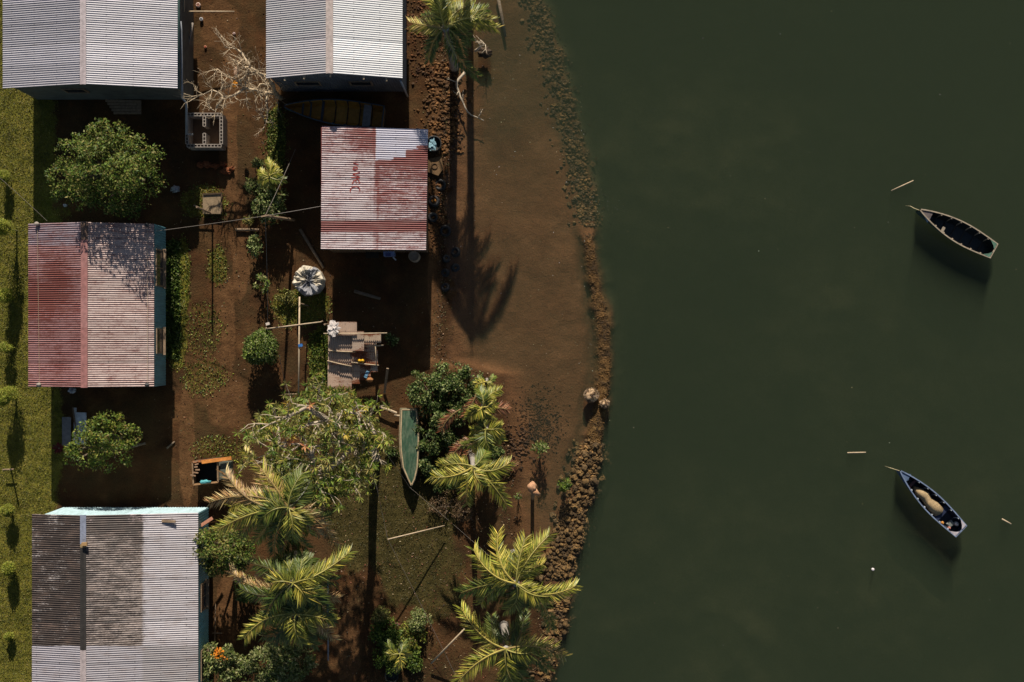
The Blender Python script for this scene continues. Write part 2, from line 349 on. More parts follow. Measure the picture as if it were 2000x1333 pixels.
def water_material():
    m, t, o = nt('murky_water'); N = t.nodes.new; L = t.links.new
    tr = N('ShaderNodeBsdfTransparent'); gl = N('ShaderNodeBsdfGlossy'); gl.inputs['Roughness'].default_value = .12
    fr = N('ShaderNodeFresnel'); fr.inputs['IOR'].default_value = 1.33
    geo = N('ShaderNodeNewGeometry'); n = N('ShaderNodeTexNoise'); n.inputs['Scale'].default_value = 3; n.inputs['Detail'].default_value = 5
    L(geo.outputs['Position'], n.inputs['Vector']); bp = N('ShaderNodeBump'); bp.inputs['Distance'].default_value = .02; bp.inputs['Strength'].default_value = .6
    L(n.outputs[0], bp.inputs['Height']); L(bp.outputs[0], gl.inputs['Normal']); L(bp.outputs[0], fr.inputs['Normal'])
    inv = N('ShaderNodeMath'); inv.operation = 'SUBTRACT'; inv.inputs[0].default_value = 1; L(geo.outputs['Backfacing'], inv.inputs[1])
    ff = N('ShaderNodeMath'); ff.operation = 'MULTIPLY'; L(fr.outputs[0], ff.inputs[0]); L(inv.outputs[0], ff.inputs[1])
    mx = N('ShaderNodeMixShader'); L(ff.outputs[0], mx.inputs[0]); L(tr.outputs[0], mx.inputs[1]); L(gl.outputs[0], mx.inputs[2]); L(mx.outputs[0], o.inputs['Surface'])
    vs = N('ShaderNodeVolumeScatter'); vs.inputs['Color'].default_value = (.150, .205, .110, 1); vs.inputs['Density'].default_value = WD
    va = N('ShaderNodeVolumeAbsorption'); va.inputs['Color'].default_value = (.150, .205, .110, 1); va.inputs['Density'].default_value = WD
    ad = N('ShaderNodeAddShader'); L(vs.outputs[0], ad.inputs[0]); L(va.outputs[0], ad.inputs[1]); L(ad.outputs[0], o.inputs['Volume']); return m
WD = 1.0
w = MB(); w.box(((-5+300)/2, 0, (WATER-7)/2), (305, 600, 7+WATER)); w = w.build('water', water_material()); w['kind'] = 'structure'

# ------------------------------------------------------------------ leaves
class Leaves:
    def __init__(s): s.V = []; s.F = []; s.Cc = []; s.n = 0
    def add(s, c, d, nrm, ln, wd, col, fold=0.):
        """diamond leaf: starts at c, long axis d, face normal nrm"""
        c = np.asarray(c, float); d = d/np.linalg.norm(d, axis=1, keepdims=True)
        r = np.cross(d, nrm); r /= (np.linalg.norm(r, axis=1, keepdims=True)+1e-9); u = np.cross(r, d)
        ln = np.broadcast_to(ln, len(c))[:, None]; wd = np.broadcast_to(wd, len(c))[:, None]
        q = np.stack([c, c+d*ln*.45+r*wd/2+u*fold*wd, c+d*ln-u*fold*ln*.3, c+d*ln*.45-r*wd/2+u*fold*wd], 1)
        s.V.append(q.reshape(-1, 3)); s.F.append(np.arange(len(c)*4).reshape(-1, 4)+s.n); s.n += len(c)*4
        s.Cc.append(np.repeat(np.broadcast_to(col, (len(c), 3)), 4, axis=0))
    def build(s, name, mat, parent=None, origin=None):
        return np_mesh(name, np.concatenate(s.V), np.concatenate(s.F), np.concatenate(s.Cc), mat, parent, origin)
def rdir(n):
    v = rng.normal(size=(n, 3)); return v/np.linalg.norm(v, axis=1, keepdims=True)
def pick(cols, n, jit=.18):
    c = np.array(cols)[rng.integers(0, len(cols), n)]
    return c*(1+rng.normal(0, jit, (n, 1)))*(1+rng.normal(0, .06, (n, 3)))
GREEN = [(.09, .15, .02), (.14, .21, .028), (.21, .27, .045), (.05, .09, .014)]
DGREEN = [(.03, .055, .010), (.06, .11, .02), (.12, .18, .035), (.30, .35, .13)]  # last, pale tone paints the glossy highlight on some leaves
PALEG = [(.18, .22, .065), (.26, .29, .09), (.10, .14, .03), (.38, .38, .16)]
YGREEN = [(.20, .25, .03), (.30, .30, .045), (.11, .16, .02), (.26, .21, .06)]
OLIVE = [(.18, .18, .04), (.25, .23, .06), (.10, .115, .025), (.34, .30, .09)]
def crown(Lf, blobs, n, size, cols, shell=.45, gap=.15, freq=2.4, asp=.5, seed=0):
    """leaves gathered in clumps in the outer shells of ellipsoids; blobs = (centre Vector, rx, ry, rz)"""
    w = np.array([b[1]*b[2]+b[1]*b[3]*.5 for b in blobs]); w /= w.sum()
    k = rng.choice(len(blobs), n, p=w); c = np.array([tuple(b[0]) for b in blobs])[k]; rr = np.array([b[1:4] for b in blobs])[k]
    d = rdir(n); d[:, 2] = np.where(rng.random(n) < .7, abs(d[:, 2]), d[:, 2]); r = shell+(1-shell)*rng.random((n, 1))**.6
    nn = np.array([noise.noise(Vector(tuple(c[i]+d[i]*rr[i]))*freq+Vector((seed, 0, 0))) for i in range(n)])
    r = r*(1+.35*nn[:, None]); keep = (nn > -.30+gap*.9)
    p = (c+d*rr*r)[keep]; p[:, 2] = np.maximum(p[:, 2], .03); d = d[keep]; m = len(p)
    nr = d*.6+rdir(m)*.8+np.array((0, .15, .5)); ax = np.cross(nr, rdir(m))+d*.3
    sz = size*(.5+.7*rng.random(m)); Lf.add(p, ax, nr, sz, sz*asp, pick(cols, m), .15)

def shrub(name, label, cat, px, py, rpx, h, n, size, cols, group=None, ry=None, trunk=True, core=True, gap=.15, blobs=None, flowers=None, zc=None, barkm='bark', asp=.5, flat=.8):
    """round bush with stem; rpx radius in photo pixels, h = height of its top"""
    rx = rpx*PX; ry_ = (ry or rpx)*PX; hc = zc if zc else h*.52; n = int(n*1.5)
    cen = P(px, py, hc); base = Vector((cen.x, cen.y, gz(cen.x/PX+1000, 666.5-cen.y/PX)))
    t = thing(name, label, cat, base, group)
    B = [(cen, rx*.8, ry_*.8, max(h-hc, .1))]
    if blobs:
        B = [(P(a, b, hh), r1*PX, r2*PX, rz) for (a, b, hh, r1, r2, rz) in blobs]
    else:
        for k in range(6):
            a = k*PI/3+random.random(); q = random.uniform(.3, .55)
            B.append((cen+Vector((math.cos(a)*rx*q, math.sin(a)*ry_*q, random.uniform(-.1, .15)*rx)), rx*.5, ry_*.5, max(h-hc, .1)*.65))
    Lf = Leaves(); crown(Lf, B, n, size, cols, gap=gap, seed=px*.13, asp=asp)
    if flowers:
        for (fx, fy, fr, fh, fn, fc) in flowers:
            c = P(fx, fy, fh); q = np.array(c)+rng.normal(0, fr*PX*.5, (fn, 3)); Lf.add(q, rdir(fn), rdir(fn)*.4+np.array((0, 0.2, 1)), .09, .07, pick([fc], fn, .1))
    Lf.build('foliage', M['leaf'], t)
    m = MB(); r0 = max(.02, rx*.09)
    m.tube([base-Vector((0, 0, .05)), base.lerp(cen, .5)+Vector((random.uniform(-.05, .05), 0, 0)), cen], [r0, r0*.8, r0*.5], 7)
    for b in B[1:8]:
        m.tube([base.lerp(cen, .35), base.lerp(b[0], .75), b[0]+Vector((b[1]*.3*random.uniform(-1, 1), b[2]*.3*random.uniform(-1, 1), b[3]*.3))], [r0*.6, r0*.4, r0*.15], 5)
    m.build('stem' if rpx < 45 else 'trunk', M[barkm], t)
    return t

# ------------------------------------------------------------------ roofs and houses
ROOFW = (.74, .72, .76)
def corr(mb, fn, along, across, nrm, pitch=.08, amp=.014, nu=2, colfn=None, samp=6):
    """corrugated sheet. fn(u,v)->point, along/across in metres, ridges run along u"""
    nv = max(2, int(across/pitch*samp)); nrm = Vector(nrm).normalized()
    def f(u, v):
        p = fn(u, v); c = colfn(u, v, p) if colfn else (1, 1, 1, 0)
        return p+nrm*(amp*math.sin(2*PI*v*across/pitch)), c
    return mb.grid(f, nu, nv)
def lerp3(a, b, t): return a+(b-a)*t
def quadfn(a, b, c, d):
    """a,b = start/end at v=0 ; d,c = start/end at v=1"""
    a, b, c, d = map(Vector, (a, b, c, d))
    return lambda u, v: a.lerp(b, u).lerp(d.lerp(c, u), v)
def topx(p):
    k = PX*(CAM-p.z)/CAM; return p.x/k+1000, 666.5-p.y/k
def wall(mb, a, b, z0, za, zb, nrm, corrug=True, pitch=.10, col=(1, 1, 1), mid=None):
    """upright wall from a to b (xy), top running za->zb (via mid=(t,z) if gable)"""
    L_ = (Vector(b)-Vector(a)).length
    def top(v):
        if mid: return lerp3(za, mid[1], v/mid[0]) if v < mid[0] else lerp3(mid[1], zb, (v-mid[0])/(1-mid[0]))
        return lerp3(za, zb, v)
    def fn(u, v):
        q = Vector(a).lerp(Vector(b), v); return Vector((q.x, q.y, z0+(top(v)-z0)*u))
    corr(mb, fn, 2, L_, nrm, pitch, .010 if corrug else 0, 6, lambda u, v, p: (*col, 1), 5 if corrug else 1)

def ridge_cap(x, z, y0, y1, w, cols, mb, dz=.02, sl=.2):
    """folded capping in lengths; cols = [(y fraction end, colour)]"""
    segs = cols; ya = y1
    for (ye, c) in segs:
        yb = y1+(y0-y1)*ye; h = w/2; vs = []
        for yy in (ya, yb+.004):
            for (ox, oz) in ((-h, -h*sl), (-h*.35, .0), (0, .022), (h*.35, .0), (h, -h*sl)): vs.append((x+ox, yy, z+dz+oz))
        mb.add(vs, [(i, i+1, i+6, i+5) for i in range(4)], c)
        mb.add([(v[0], v[1], v[2]-.012) for v in vs], [(i+5, i+6, i+1, i) for i in range(4)], c)
        ya = yb
def house(label, xl, xr, x1, y0, y1, hL, hR, h1, mats, colL, colR, cap, wallm, wz, cat='house', corrw=True, nu=24, windows=(), wallcol=(1, 1, 1), fascia=(.10, .16, .15), overw=.04, name='house', capw=.24, gapE=0, wl=0, ncol_lit=None, amp=.014):
    t = thing(name, label, cat, ((xl+x1)/2, (y0+y1)/2, 0))
    m = MB(); corr(m, quadfn((xl, y0, hL), (xr, y0, hR), (xr, y1, hR), (xl, y1, hL)), xr-xl, y1-y0, (-(hR-hL), 0, xr-xl), nu=nu, colfn=colL, amp=amp)
    m.build('roof_slope', mats, t, True)
    m = MB(); corr(m, quadfn((xr, y0, hR), (x1, y0, h1), (x1, y1, h1), (xr, y1, hR)), x1-xr, y1-y0, (hR-h1, 0, x1-xr), nu=nu, colfn=colR, amp=amp*.8)
    m.build('roof_slope', mats, t, True)
    m = MB(); ridge_cap(xr, hR, y0-.02, y1+.02, capw, cap, m); m.build('ridge_cap', M['paint'], t)
    m = MB(); e = .05
    for y in (y0+e, y1-e):
        m.beam((xl+.02, y, hL-.07), (xr, y, hR-.07), .03, .10); m.beam((xr, y, hR-.07), (x1-.02, y, h1-.07), .03, .10)
    m.beam((xl+.03, y0+e, hL-.07), (xl+.03, y1-e, hL-.07), .03, .10); m.beam((x1-.03, y0+e, h1-.07), (x1-.03, y1-e, h1-.07), .03, .10)
    m.v and m.build('fascia', mk('fascia', fascia, .7, .2), t)
    m = MB()
    n = max(3, int((y1-y0)/1.0))
    for i in range(n+1):
        y = y0+.12+(y1-y0-.24)*i/n
        m.beam((xl+.1, y, hL-.10), (xr, y, hR-.10), .05, .09); m.beam((xr, y, hR-.10), (x1-.1, y, h1-.10), .05, .09)
    m.build('rafters', M['wood'], t)
    a = overw; q_ = wl/(x1-xl); hl_ = hL+(hR-hL)*wl/(xr-xl); XL = xl; xl = xl+wl; mid = ((xr-xl)/(x1-xl), hR-.06); hL = hl_
    m = MB()
    wall(m, (xl+a, y0+a), (x1-a, y0+a), wz, hL-.04, h1-.04, (0, -1, 0), corrw, col=wallcol, mid=mid)
    wall(m, (xl+a, y1-a), (x1-a, y1-a), wz, hL-.04, h1-.04, (0, 1, 0), corrw, col=ncol_lit or wallcol, mid=mid)
    wall(m, (x1-a, y0+a), (x1-a, y1-a), wz, h1-.04, h1-.04, (1, 0, 0), corrw, col=wallcol)
    wall(m, (xl+a, y0+a), (xl+a, y1-a), wz, hL-.04, hL-.04, (-1, 0, 0), corrw, col=wallcol)
    m.build('wall', wallm, t, True)
    m = MB(); m.box(((xl+x1)/2, (y0+y1)/2, wz+.03), (x1-xl-2*a-.06, y1-y0-2*a-.06, .08)); m.build('floor', M['wood'], t)
    if wz > .15:
        for i in range(4):
            for j in range(3):
                q = MB(); q.box((xl+.3+(x1-xl-.6)*j/2, y0+.3+(y1-y0-.6)*i/3, wz/2-.03), (.12, .12, wz+.06)); q.build('stump_post', M['wood'], t)
    for (side, p0, z0, ww, hh) in windows:
        f = MB(); g = MB()
        if side == 'E':
            x = x1-a+.02
            for s in (-1, 1): f.box((x, p0+s*ww/2, z0), (.06, .05, hh)); f.box((x, p0, z0+s*hh/2), (.06, ww+.05, .05))
            f.box((x, p0, z0), (.04, .03, hh)); g.box((x, p0, z0), (.02, ww, hh))
            f.box((x+.06, p0, z0-hh/2-.03), (.12, ww+.16, .03))
        else:
            y = y0+a-.02 if side == 'S' else y1-a+.02
            for s in (-1, 1): f.box((p0+s*ww/2, y, z0), (.05, .06, hh)); f.box((p0, y, z0+s*hh/2), (ww+.05, .06, .05))
            g.box((p0, y, z0), (ww, .02, hh))
        fo = f.build('window', M['wood'], t); gg = g
        o = MB(); o.v = g.v; o.f = g.f; o.col = g.col
        po = o.build('pane', M['glass'], fo, origin=t.location); 
    return t

def nz3(p, s, o=0): return noise.noise(Vector((p.x*s+o, p.y*s, 0)))
S1 = 1.0638; S2 = 1.0504
plain = roof_mat('galvanised_sheet', (.45, .40, .38), grime_amt=.18, soft=.25)
redroof = roof_mat('red_worn_sheet', (.22, .068, .052), grime=(.32, .16, .12), grime_amt=.30, soft=.16, seed=2)
redhut = roof_mat('red_patched_sheet', (.23, .045, .036), grime=(.50, .36, .3), grime_amt=.25, soft=.15, seed=5)
mould = roof_mat('mouldy_sheet', (.065, .048, .04), grime=(.25, .17, .13), grime_amt=.5, soft=.10, seed=8)

# house 1 (top left)
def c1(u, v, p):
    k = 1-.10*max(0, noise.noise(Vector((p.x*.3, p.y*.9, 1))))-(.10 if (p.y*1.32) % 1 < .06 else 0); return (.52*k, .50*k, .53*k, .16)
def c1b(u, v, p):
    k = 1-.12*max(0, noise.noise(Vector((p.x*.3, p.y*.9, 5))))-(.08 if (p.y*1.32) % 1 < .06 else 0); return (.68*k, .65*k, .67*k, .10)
pk = (.55, .47, .47)
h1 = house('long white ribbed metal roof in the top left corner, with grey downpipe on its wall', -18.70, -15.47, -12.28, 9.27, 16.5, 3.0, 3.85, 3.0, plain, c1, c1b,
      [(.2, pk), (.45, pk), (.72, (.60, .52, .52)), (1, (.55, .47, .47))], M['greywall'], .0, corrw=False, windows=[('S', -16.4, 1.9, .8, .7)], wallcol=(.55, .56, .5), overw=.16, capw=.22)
m = MB(); pts = [P(352, 42, 2.8), P(354, 60, 2.7), P(355, 150, 2.5), P(356, 192, 2.3), P(364, 201, 2.2), P(364, 262, 1.3), P(376, 263, 1.1)]
m.tube(pts, .045, 8); m.build('downpipe', mk('grey_pipe', (.32, .34, .36), .5, .15), h1, True)
m = MB(); m.tube([P(349, -150, 2.9), P(349, 174, 2.9)], .05, 8); m.build('gutter', mk('dark_green_gutter', (.06, .11, .10), .5, .2), h1, True)
# house 3 (top, brightest roof)
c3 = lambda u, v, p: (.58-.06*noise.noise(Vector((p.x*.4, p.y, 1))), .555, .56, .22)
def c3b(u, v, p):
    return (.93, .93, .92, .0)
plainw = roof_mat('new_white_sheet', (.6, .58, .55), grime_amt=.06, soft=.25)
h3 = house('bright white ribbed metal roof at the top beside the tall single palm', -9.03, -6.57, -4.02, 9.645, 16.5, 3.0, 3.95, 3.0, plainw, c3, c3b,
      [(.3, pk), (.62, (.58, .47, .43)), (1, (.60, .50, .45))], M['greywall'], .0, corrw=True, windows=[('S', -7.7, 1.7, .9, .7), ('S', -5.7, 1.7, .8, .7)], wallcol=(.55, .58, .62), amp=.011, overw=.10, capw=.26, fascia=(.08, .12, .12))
for q in (-8.3, -7.55, -6.55, -5.4, -4.6):
    hh = 3.0+.95*(1-abs(q+6.55)/2.5)-.1
    m = MB(); m.box((q, 9.60, hh), (.06, .16, .09)); m.build('rafter_end', M['palewood'], h3)
m = MB(); m.tube([(-4.1, 9.58, 2.9), (-4.06, 9.5, 2.2), (-4.06, 9.5, .3)], .04, 8); m.build('downpipe', mk('grey_pipe_b', (.3, .33, .36), .5, .15), h3, True)

# house 2 (left middle, red worn)
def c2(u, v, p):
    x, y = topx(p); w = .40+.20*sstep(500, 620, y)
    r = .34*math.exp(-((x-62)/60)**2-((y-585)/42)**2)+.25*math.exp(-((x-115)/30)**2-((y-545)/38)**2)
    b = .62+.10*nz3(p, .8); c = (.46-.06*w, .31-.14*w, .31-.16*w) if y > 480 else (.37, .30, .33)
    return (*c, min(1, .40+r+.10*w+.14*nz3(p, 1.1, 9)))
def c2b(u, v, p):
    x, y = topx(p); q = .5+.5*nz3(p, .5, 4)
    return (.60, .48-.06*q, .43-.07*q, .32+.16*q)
rc = (.42, .19, .17)
h2 = house('worn red and pink ribbed roof with turquoise side wall on the left', -17.99, -15.68, -13.31, -1.695, 4.36, 2.4, 3.1, 2.4, redroof, c2, c2b,
      [(.11, (.16, .10, .07)), (.28, (.42, .20, .18)), (.46, rc), (.64, (.45, .22, .20)), (.86, rc), (1, rc)], M['turq'], .8, windows=[('E', 2.75, 1.75, 1.35, .9), ('E', 0.0, 1.75, .9, .8)], overw=-.0, capw=.25, wallcol=(.75, .8, .85), gapE=0)
# cords tied over the roof, weighted at the ends
for (xx, za, lb) in ((73, 438, 'thin cord with stone weights tied down the red side of the worn red roof'), (288, 440, 'thin cord with stone weights tied down the pale side of the worn red roof')):
    a = P(xx, za, 2.56); b_ = P(xx+4 if xx < 100 else xx, 752, 2.56)
    t = thing('tie_cord', lb, 'cord', a); m = MB(); m.tube([a, a.lerp(b_, .5), b_], .006, 5); m.build('cord', M['palewood'], t)
    for q in (a, b_):
        m = MB(); m.blob(q+Vector((0, 0, .05)), (.10, .08, .07), random.random()*9, sub=(8, 6)); m.build('stone', M['concrete'] if xx < 100 else M['dark'], t, True)

# house 4 (bottom left, stained)
def c4(u, v, p):
    x, y = topx(p)
    if y > 1262: return (.47, .44, .47, .12+.14*nz3(p, .5))
    return (.56, .51, .48, .70+.26*noise.noise(Vector((p.x*1.1, p.y*.8, 3))))
def c4b(u, v, p):
    x, y = topx(p)
    if y > 1262: return (.44, .41, .43, .16) if x < 276 else (.38, .35, .35, .18)
    if x > 276:
        w = .06+.35*math.exp(-((x-278)/14)**2)+(.25 if x > 355 and 1150 < y < 1235 else 0)+(.3 if 315 < x < 342 and 1008 < y < 1020 else 0)
        return (.54, .50, .51, w+.08*nz3(p, .7))
    if y < 1022: return (.6, .45, .45, .55+.4*math.exp(-((x-215)/35)**2))
    return (.37, .30, .26, .52+.25*math.exp(-((y-1028)/14)**2)+.10*nz3(p, .9, 7)+.08*nz3(p, 2.2, 3))
dk = (.045, .04, .035)
h4 = house('large mould stained ribbed roof with turquoise walls in the bottom left corner', -17.72, -15.70, -11.67, -14.6, -6.385, 2.75, 3.15, 2.4, mould, c4, c4b,
      [(.13, (.30, .33, .42)), (.145, (.35, .25, .12)), (.60, dk), (1, (.52, .44, .43))], M['turq'], .7, nu=40, windows=[('E', -9.65, 1.6, 1.0, .75), ('E', -12.2, 1.6, 1.1, .75)], overw=.02, capw=.22, wallcol=(1, 1, 1), wl=.42, ncol_lit=(3.0, 1.75, 1.65))  # north wall colour is whitened to carry the sunlight falling on it
m = MB(); m.beam(P(316, 1018, 2.66), P(343, 1019, 2.66), .09, .05); single('loose_plank', m, M['wood'], 'short brown plank lying near the top edge of the stained roof', 'plank')
m = MB(); m.box(P(165, 1063, 3.27), (.2, .12, .1), .1); single('loose_brick', m, mk('yellow_brick', (.45, .28, .12), .8, .3), 'small tan brick sitting on the dark ridge of the stained roof', 'brick')
# hinged shutter and pole leaning at house 4
m = MB(); m.beam(P(392, 1027, 1.9), P(415, 1012, 1.7), .12, .03); single('loose_board', m, mk('orange_board', (.45, .20, .12), .7, .3), 'orange board sticking out from the top right corner of the stained house', 'board')
m = MB(); m.tube([P(421, 1180, .3), P(419, 1270, .3)], .02, 6); m.tube([P(414, 1237, .3), P(434, 1237, .3)], .02, 6); single('garden_stake', m, M['wood'], 'thin brown rail with crosspiece standing beside the turquoise wall', 'rail')

# hut (red patched single slope roof)
def c5(u, v, p):
    x, y = topx(p)
    if x > 735:
        bd = 313 if x < 767 else 308 if x < 793 else 293 if x < 815 else 285
        if y < bd: return (.62, .60, .68, 0)
        st = 1.0 if y < 318+.12*(x-735) else .66
        if y > 335: st = .60+.10*nz3(p, 1.3)
        if y > 400: st = .52
    else:
        st = .42+.20*math.exp(-((x-725)/35)**2-((y-275)/40)**2)+.08*(y < 300)+.10*nz3(p, 1.5, 3)
        if 300 < y < 430: st -= .08*(1-abs(x-690)/60)
    if 431 < y < 453: st = .95-.012*abs(y-442)
    if y > 455: st = .38 if x < 735 else .46
    if 729 < x < 739 and y > 250: st += .12
    return (.66, .55, .54, min(1, st))
hut = thing('hut', 'square hut under a red and white patched ribbed roof beside the shore', 'hut', (-5.1, 5.8, 0))
x0, x1_, y0_, y1_ = -7.02, -3.20, 3.375, 7.87
m = MB(); corr(m, quadfn((x0, y0_, 3.0), (x1_, y0_-.0, 2.4), (x1_+.08, y1_, 2.4), (x0+.04, y1_+.02, 3.0)), 3.9, 4.5, (.15, 0, 1), nu=60, colfn=c5); m.build('roof', redhut, hut, True)
m = MB()
for y in (y0_+.1, (y0_+y1_)/2, y1_-.1): m.beam((x0+.03, y, 2.92), (x1_-.03, y, 2.32), .05, .1)
m.beam((x0+.02, y0_+.02, 2.93), (x0+.02, y1_-.02, 2.93), .03, .1); m.build('rafters', mk('maroon_wood', (.16, .03, .025), .7), hut)
m = MB(); a = .08
wall(m, (x0+a, y0_+a), (x1_-a, y0_+a), 0, 2.93, 2.33, (0, -1, 0), col=(.45, .4, .35)); wall(m, (x0+a, y1_-a), (x1_-a, y1_-a), 0, 2.93, 2.33, (0, 1, 0), col=(.45, .4, .35))
wall(m, (x1_-a, y0_+a), (x1_-a, y1_-a), 0, 2.33, 2.33, (1, 0, 0), col=(.45, .4, .35)); wall(m, (x0+a, y0_+a), (x0+a, y1_-a), 0, 2.93, 2.93, (-1, 0, 0), col=(.45, .4, .35))
m.build('wall', M['wood'], hut, True)
# faded painted letters on the hut roof: strokes lying on the crests of the sheet
m = MB()
def rz(p_x, p_y):
    k = 2.83
    for _ in range(3):
        q = P(p_x, p_y, k); k = 3.0-(q.x-x0)/(x1_-x0)*.6+.022
    return P(p_x, p_y, k)
ST = [[(684, 376), (684, 371), (688, 366), (697, 365), (702, 368), (703, 374)],
      [(688, 360), (691, 353), (699, 350), (703, 358)], [(694, 351), (696, 358)],
      [(686, 347), (703, 347), (689, 341), (703, 337)],
      [(689, 331), (692, 327), (697, 326), (698, 330), (693, 333), (689, 331)], [(700, 322), (690, 319)]]
for s_ in ST:
    for a_, b2 in zip(s_[:-1], s_[1:]): m.beam(rz(*a_), rz(*b2), .035, .006)
m.build('painted_writing', mk('faded_red_paint', (.30, .04, .03), .7), hut)

# ------------------------------------------------------------------ palms
PG = [(.12, .165, .02), (.18, .22, .03), (.30, .31, .06), (.07, .11, .016)]
PY = [(.58, .50, .07), (.34, .35, .04), (.78, .66, .14), (.20, .23, .03)]  # frond yellows, with sunlit highlights put into the colour
PB = [(.55, .36, .14), (.38, .22, .08), (.68, .50, .22)]
PD = [(.06, .10, .016), (.11, .15, .022), (.20, .23, .04)]
def frond(parent, c, tip, kind='g', wid=.42, arch=.35, nl=64, twist=0.):
    c = Vector(c); tip = Vector(tip); mid = c.lerp(tip, .45)+Vector((0, 0, arch)); side0 = (tip-c).cross(Vector((0, 0, 1))).normalized()
    bend = side0*random.choice((-1, 1))*random.uniform(.08, .30)*(tip-c).length; mid += bend
    pts = [c.lerp(mid, t).lerp(mid.lerp(tip, t), t) for t in np.linspace(0, 1, 15)]
    cols = {'g': PG, 'y': PY, 'b': PB, 'd': PD, 'm': PG+PY, 'n': PY+PB}[kind]
    L = (tip-c).length
    m = MB(); r0 = .02+.006*L
    rcol = {'g': (.34, .32, .08), 'y': (.62, .50, .12), 'b': (.36, .24, .10), 'd': (.10, .10, .04), 'm': (.50, .44, .11), 'n': (.42, .30, .10)}[kind]  # yellow midribs have the sun highlight painted into their colour
    m.tube(pts, [r0*(1-.85*i/14)+.003 for i in range(15)], 5, rcol)
    fr = m.build('frond', M['frond'], parent)
    Lf = Leaves(); base = np.array([tuple(p) for p in pts])
    for s in (-1, 1):
        n = int(nl*(1+L*.18)); t = np.linspace(.14, 1., n)+rng.normal(0, .004, n); t = np.clip(t, 0, 1)
        i = np.clip((t*14).astype(int), 0, 13); f = (t*14-i)[:, None]; p = base[i]*(1-f)+base[i+1]*f
        tan = base[i+1]-base[i]; tan /= np.linalg.norm(tan, axis=1, keepdims=True)
        sd = np.cross(tan, (0, 0, 1)); sd /= np.linalg.norm(sd, axis=1, keepdims=True); up = np.cross(sd, tan)
        keep = (fbm(t*9+p[:, 0]*3, t*0+s*5+p[:, 1]*3, 2) > .22)
        ln = wid*keep*(np.sin(np.clip((t-.05)*1.06, 0, 1)**.75*PI*.86)**.55*.9+.18)*(1+rng.normal(0, .18, n))
        fw = (.55+.75*t)[:, None]; dr = (.25+.45*rng.random(n))[:, None]*(1.0 if kind not in 'b' else 1.6)
        d = s*sd+tan*fw-np.array((0, 0, 1))*dr+up*.25+rng.normal(0, .12, (n, 3))
        nr = up+s*sd*.45+rng.normal(0, .28, (n, 3))
        cc = pick(cols, n, .16)*(1+.25*(t[:, None]-.5)*(1 if kind != 'd' else 0))
        if kind in 'mn': cc = cc*.8+.2*np.array(PY[0])*1.0
        # two-piece leaflets that bend down at their outer half
        Lf.add(p, d, nr, ln, .030, cc, .12)
    l = Lf.build('leaflets', M['frond'], None); l.parent = fr
    l.location = (0, 0, 0); me = l.data; off = np.array(parent.location, dtype=np.float32)
    co = np.empty(len(me.vertices)*3, dtype=np.float32); me.vertices.foreach_get('co', co); co = co.reshape(-1, 3)-off; me.vertices.foreach_set('co', co.ravel()); me.update()
    return fr
def palm(label, base, crown_, hc, fronds, tr=.13, nuts=0, group=None, dh=-.5, wid=.42, name='palm_tree', arch=.35, cat='palm'):
    b = P(base[0], base[1], 0); b.z = gz(*base); c = P(crown_[0], crown_[1], hc)
    t = thing(name, label, cat, b, group)
    m = MB(); mid = b.lerp(c, .5)+Vector((.05, .1, 0)); n = 14
    pts = [b.lerp(mid, k).lerp(mid.lerp(c, k), k)+Vector((0, 0, -.05 if k == 0 else 0)) for k in np.linspace(0, 1, n)]
    m.tube(pts, [tr*(1.35 if i == 0 else 1.0-.25*i/n)+.008*(i % 2) for i in range(n)], 9); m.build('trunk', M['palmtrunk'], t, True)
    rs = random.Random(int(crown_[0])*7+int(crown_[1])); R_ = sum(math.hypot(f[0]-crown_[0], f[1]-crown_[1]) for f in fronds)/len(fronds)
    if len(fronds) > 10 and hc < 7:
        for k in range(8 if 500 < crown_[0] < 620 else 5):
            a = rs.random()*2*PI; q = R_*rs.uniform(.5, .85); fronds = fronds+[(crown_[0]+q*math.cos(a), crown_[1]+q*math.sin(a), rs.choice('ddgb' if crown_[0] < 620 else 'dgm'), rs.uniform(-1.9, -.9))]
    m = MB()
    for k in range(nuts):
        a = k*2*PI/max(nuts, 1); m.blob(c+Vector((math.cos(a)*.18, math.sin(a)*.18, -.15)), (.09, .09, .11), k, .1, sub=(8, 6), col=(.30, .26, .06) if k % 2 else (.28, .15, .06))
    if nuts: m.build('coconut_bunch', M['plastic'], t, True)
    for i, f in enumerate(fronds):
        k = f[2] if len(f) > 2 else 'g'; d2 = f[3] if len(f) > 3 else dh+random.uniform(-.35, .25)
        frond(t, c, P(f[0], f[1], max(hc+d2, .3)), k, wid, arch)
    m = MB(); m.tube([c-Vector((0, 0, .1)), c+Vector((.03, -.02, .5))], [.04, .008], 6, (.25, .26, .06)); m.build('spear_leaf', M['frond'], t)
    return t
palm('tall green palm standing alone at the top of the shore', (886, 130), (870, 55), 4.6,
     [(832, -8, 'm'), (800, 44, 'n', -.4), (838, 118, 'g', -1.0), (846, 60, 'm', -.9), (900, -12, 'y'), (926, 8, 'm'), (950, 18, 'g'), (969, 55, 'm', -.5), (962, 40, 'm', .0), (931, 148, 'g', -1.2), (878, -20, 'g'), (920, 80, 'g', -1.1), (905, 105, 'g', -.9), (862, -12, 'm', .3)], tr=.16)
palm('tall palm just beyond the top edge whose shadow falls on the shallows', (914, -150), (905, -257), 8.0,
     [(800, -300, 'm', -1.2), (830, -340, 'g', -.6), (880, -380, 'g', -.3), (950, -370, 'm', -.4), (1000, -310, 'g', -.8), (1010, -240, 'm', -1.4), (960, -170, 'g', -1.8), (860, -165, 'g', -1.8), (810, -220, 'm', -1.5), (905, -150, 'g', -2.0)], tr=.16)
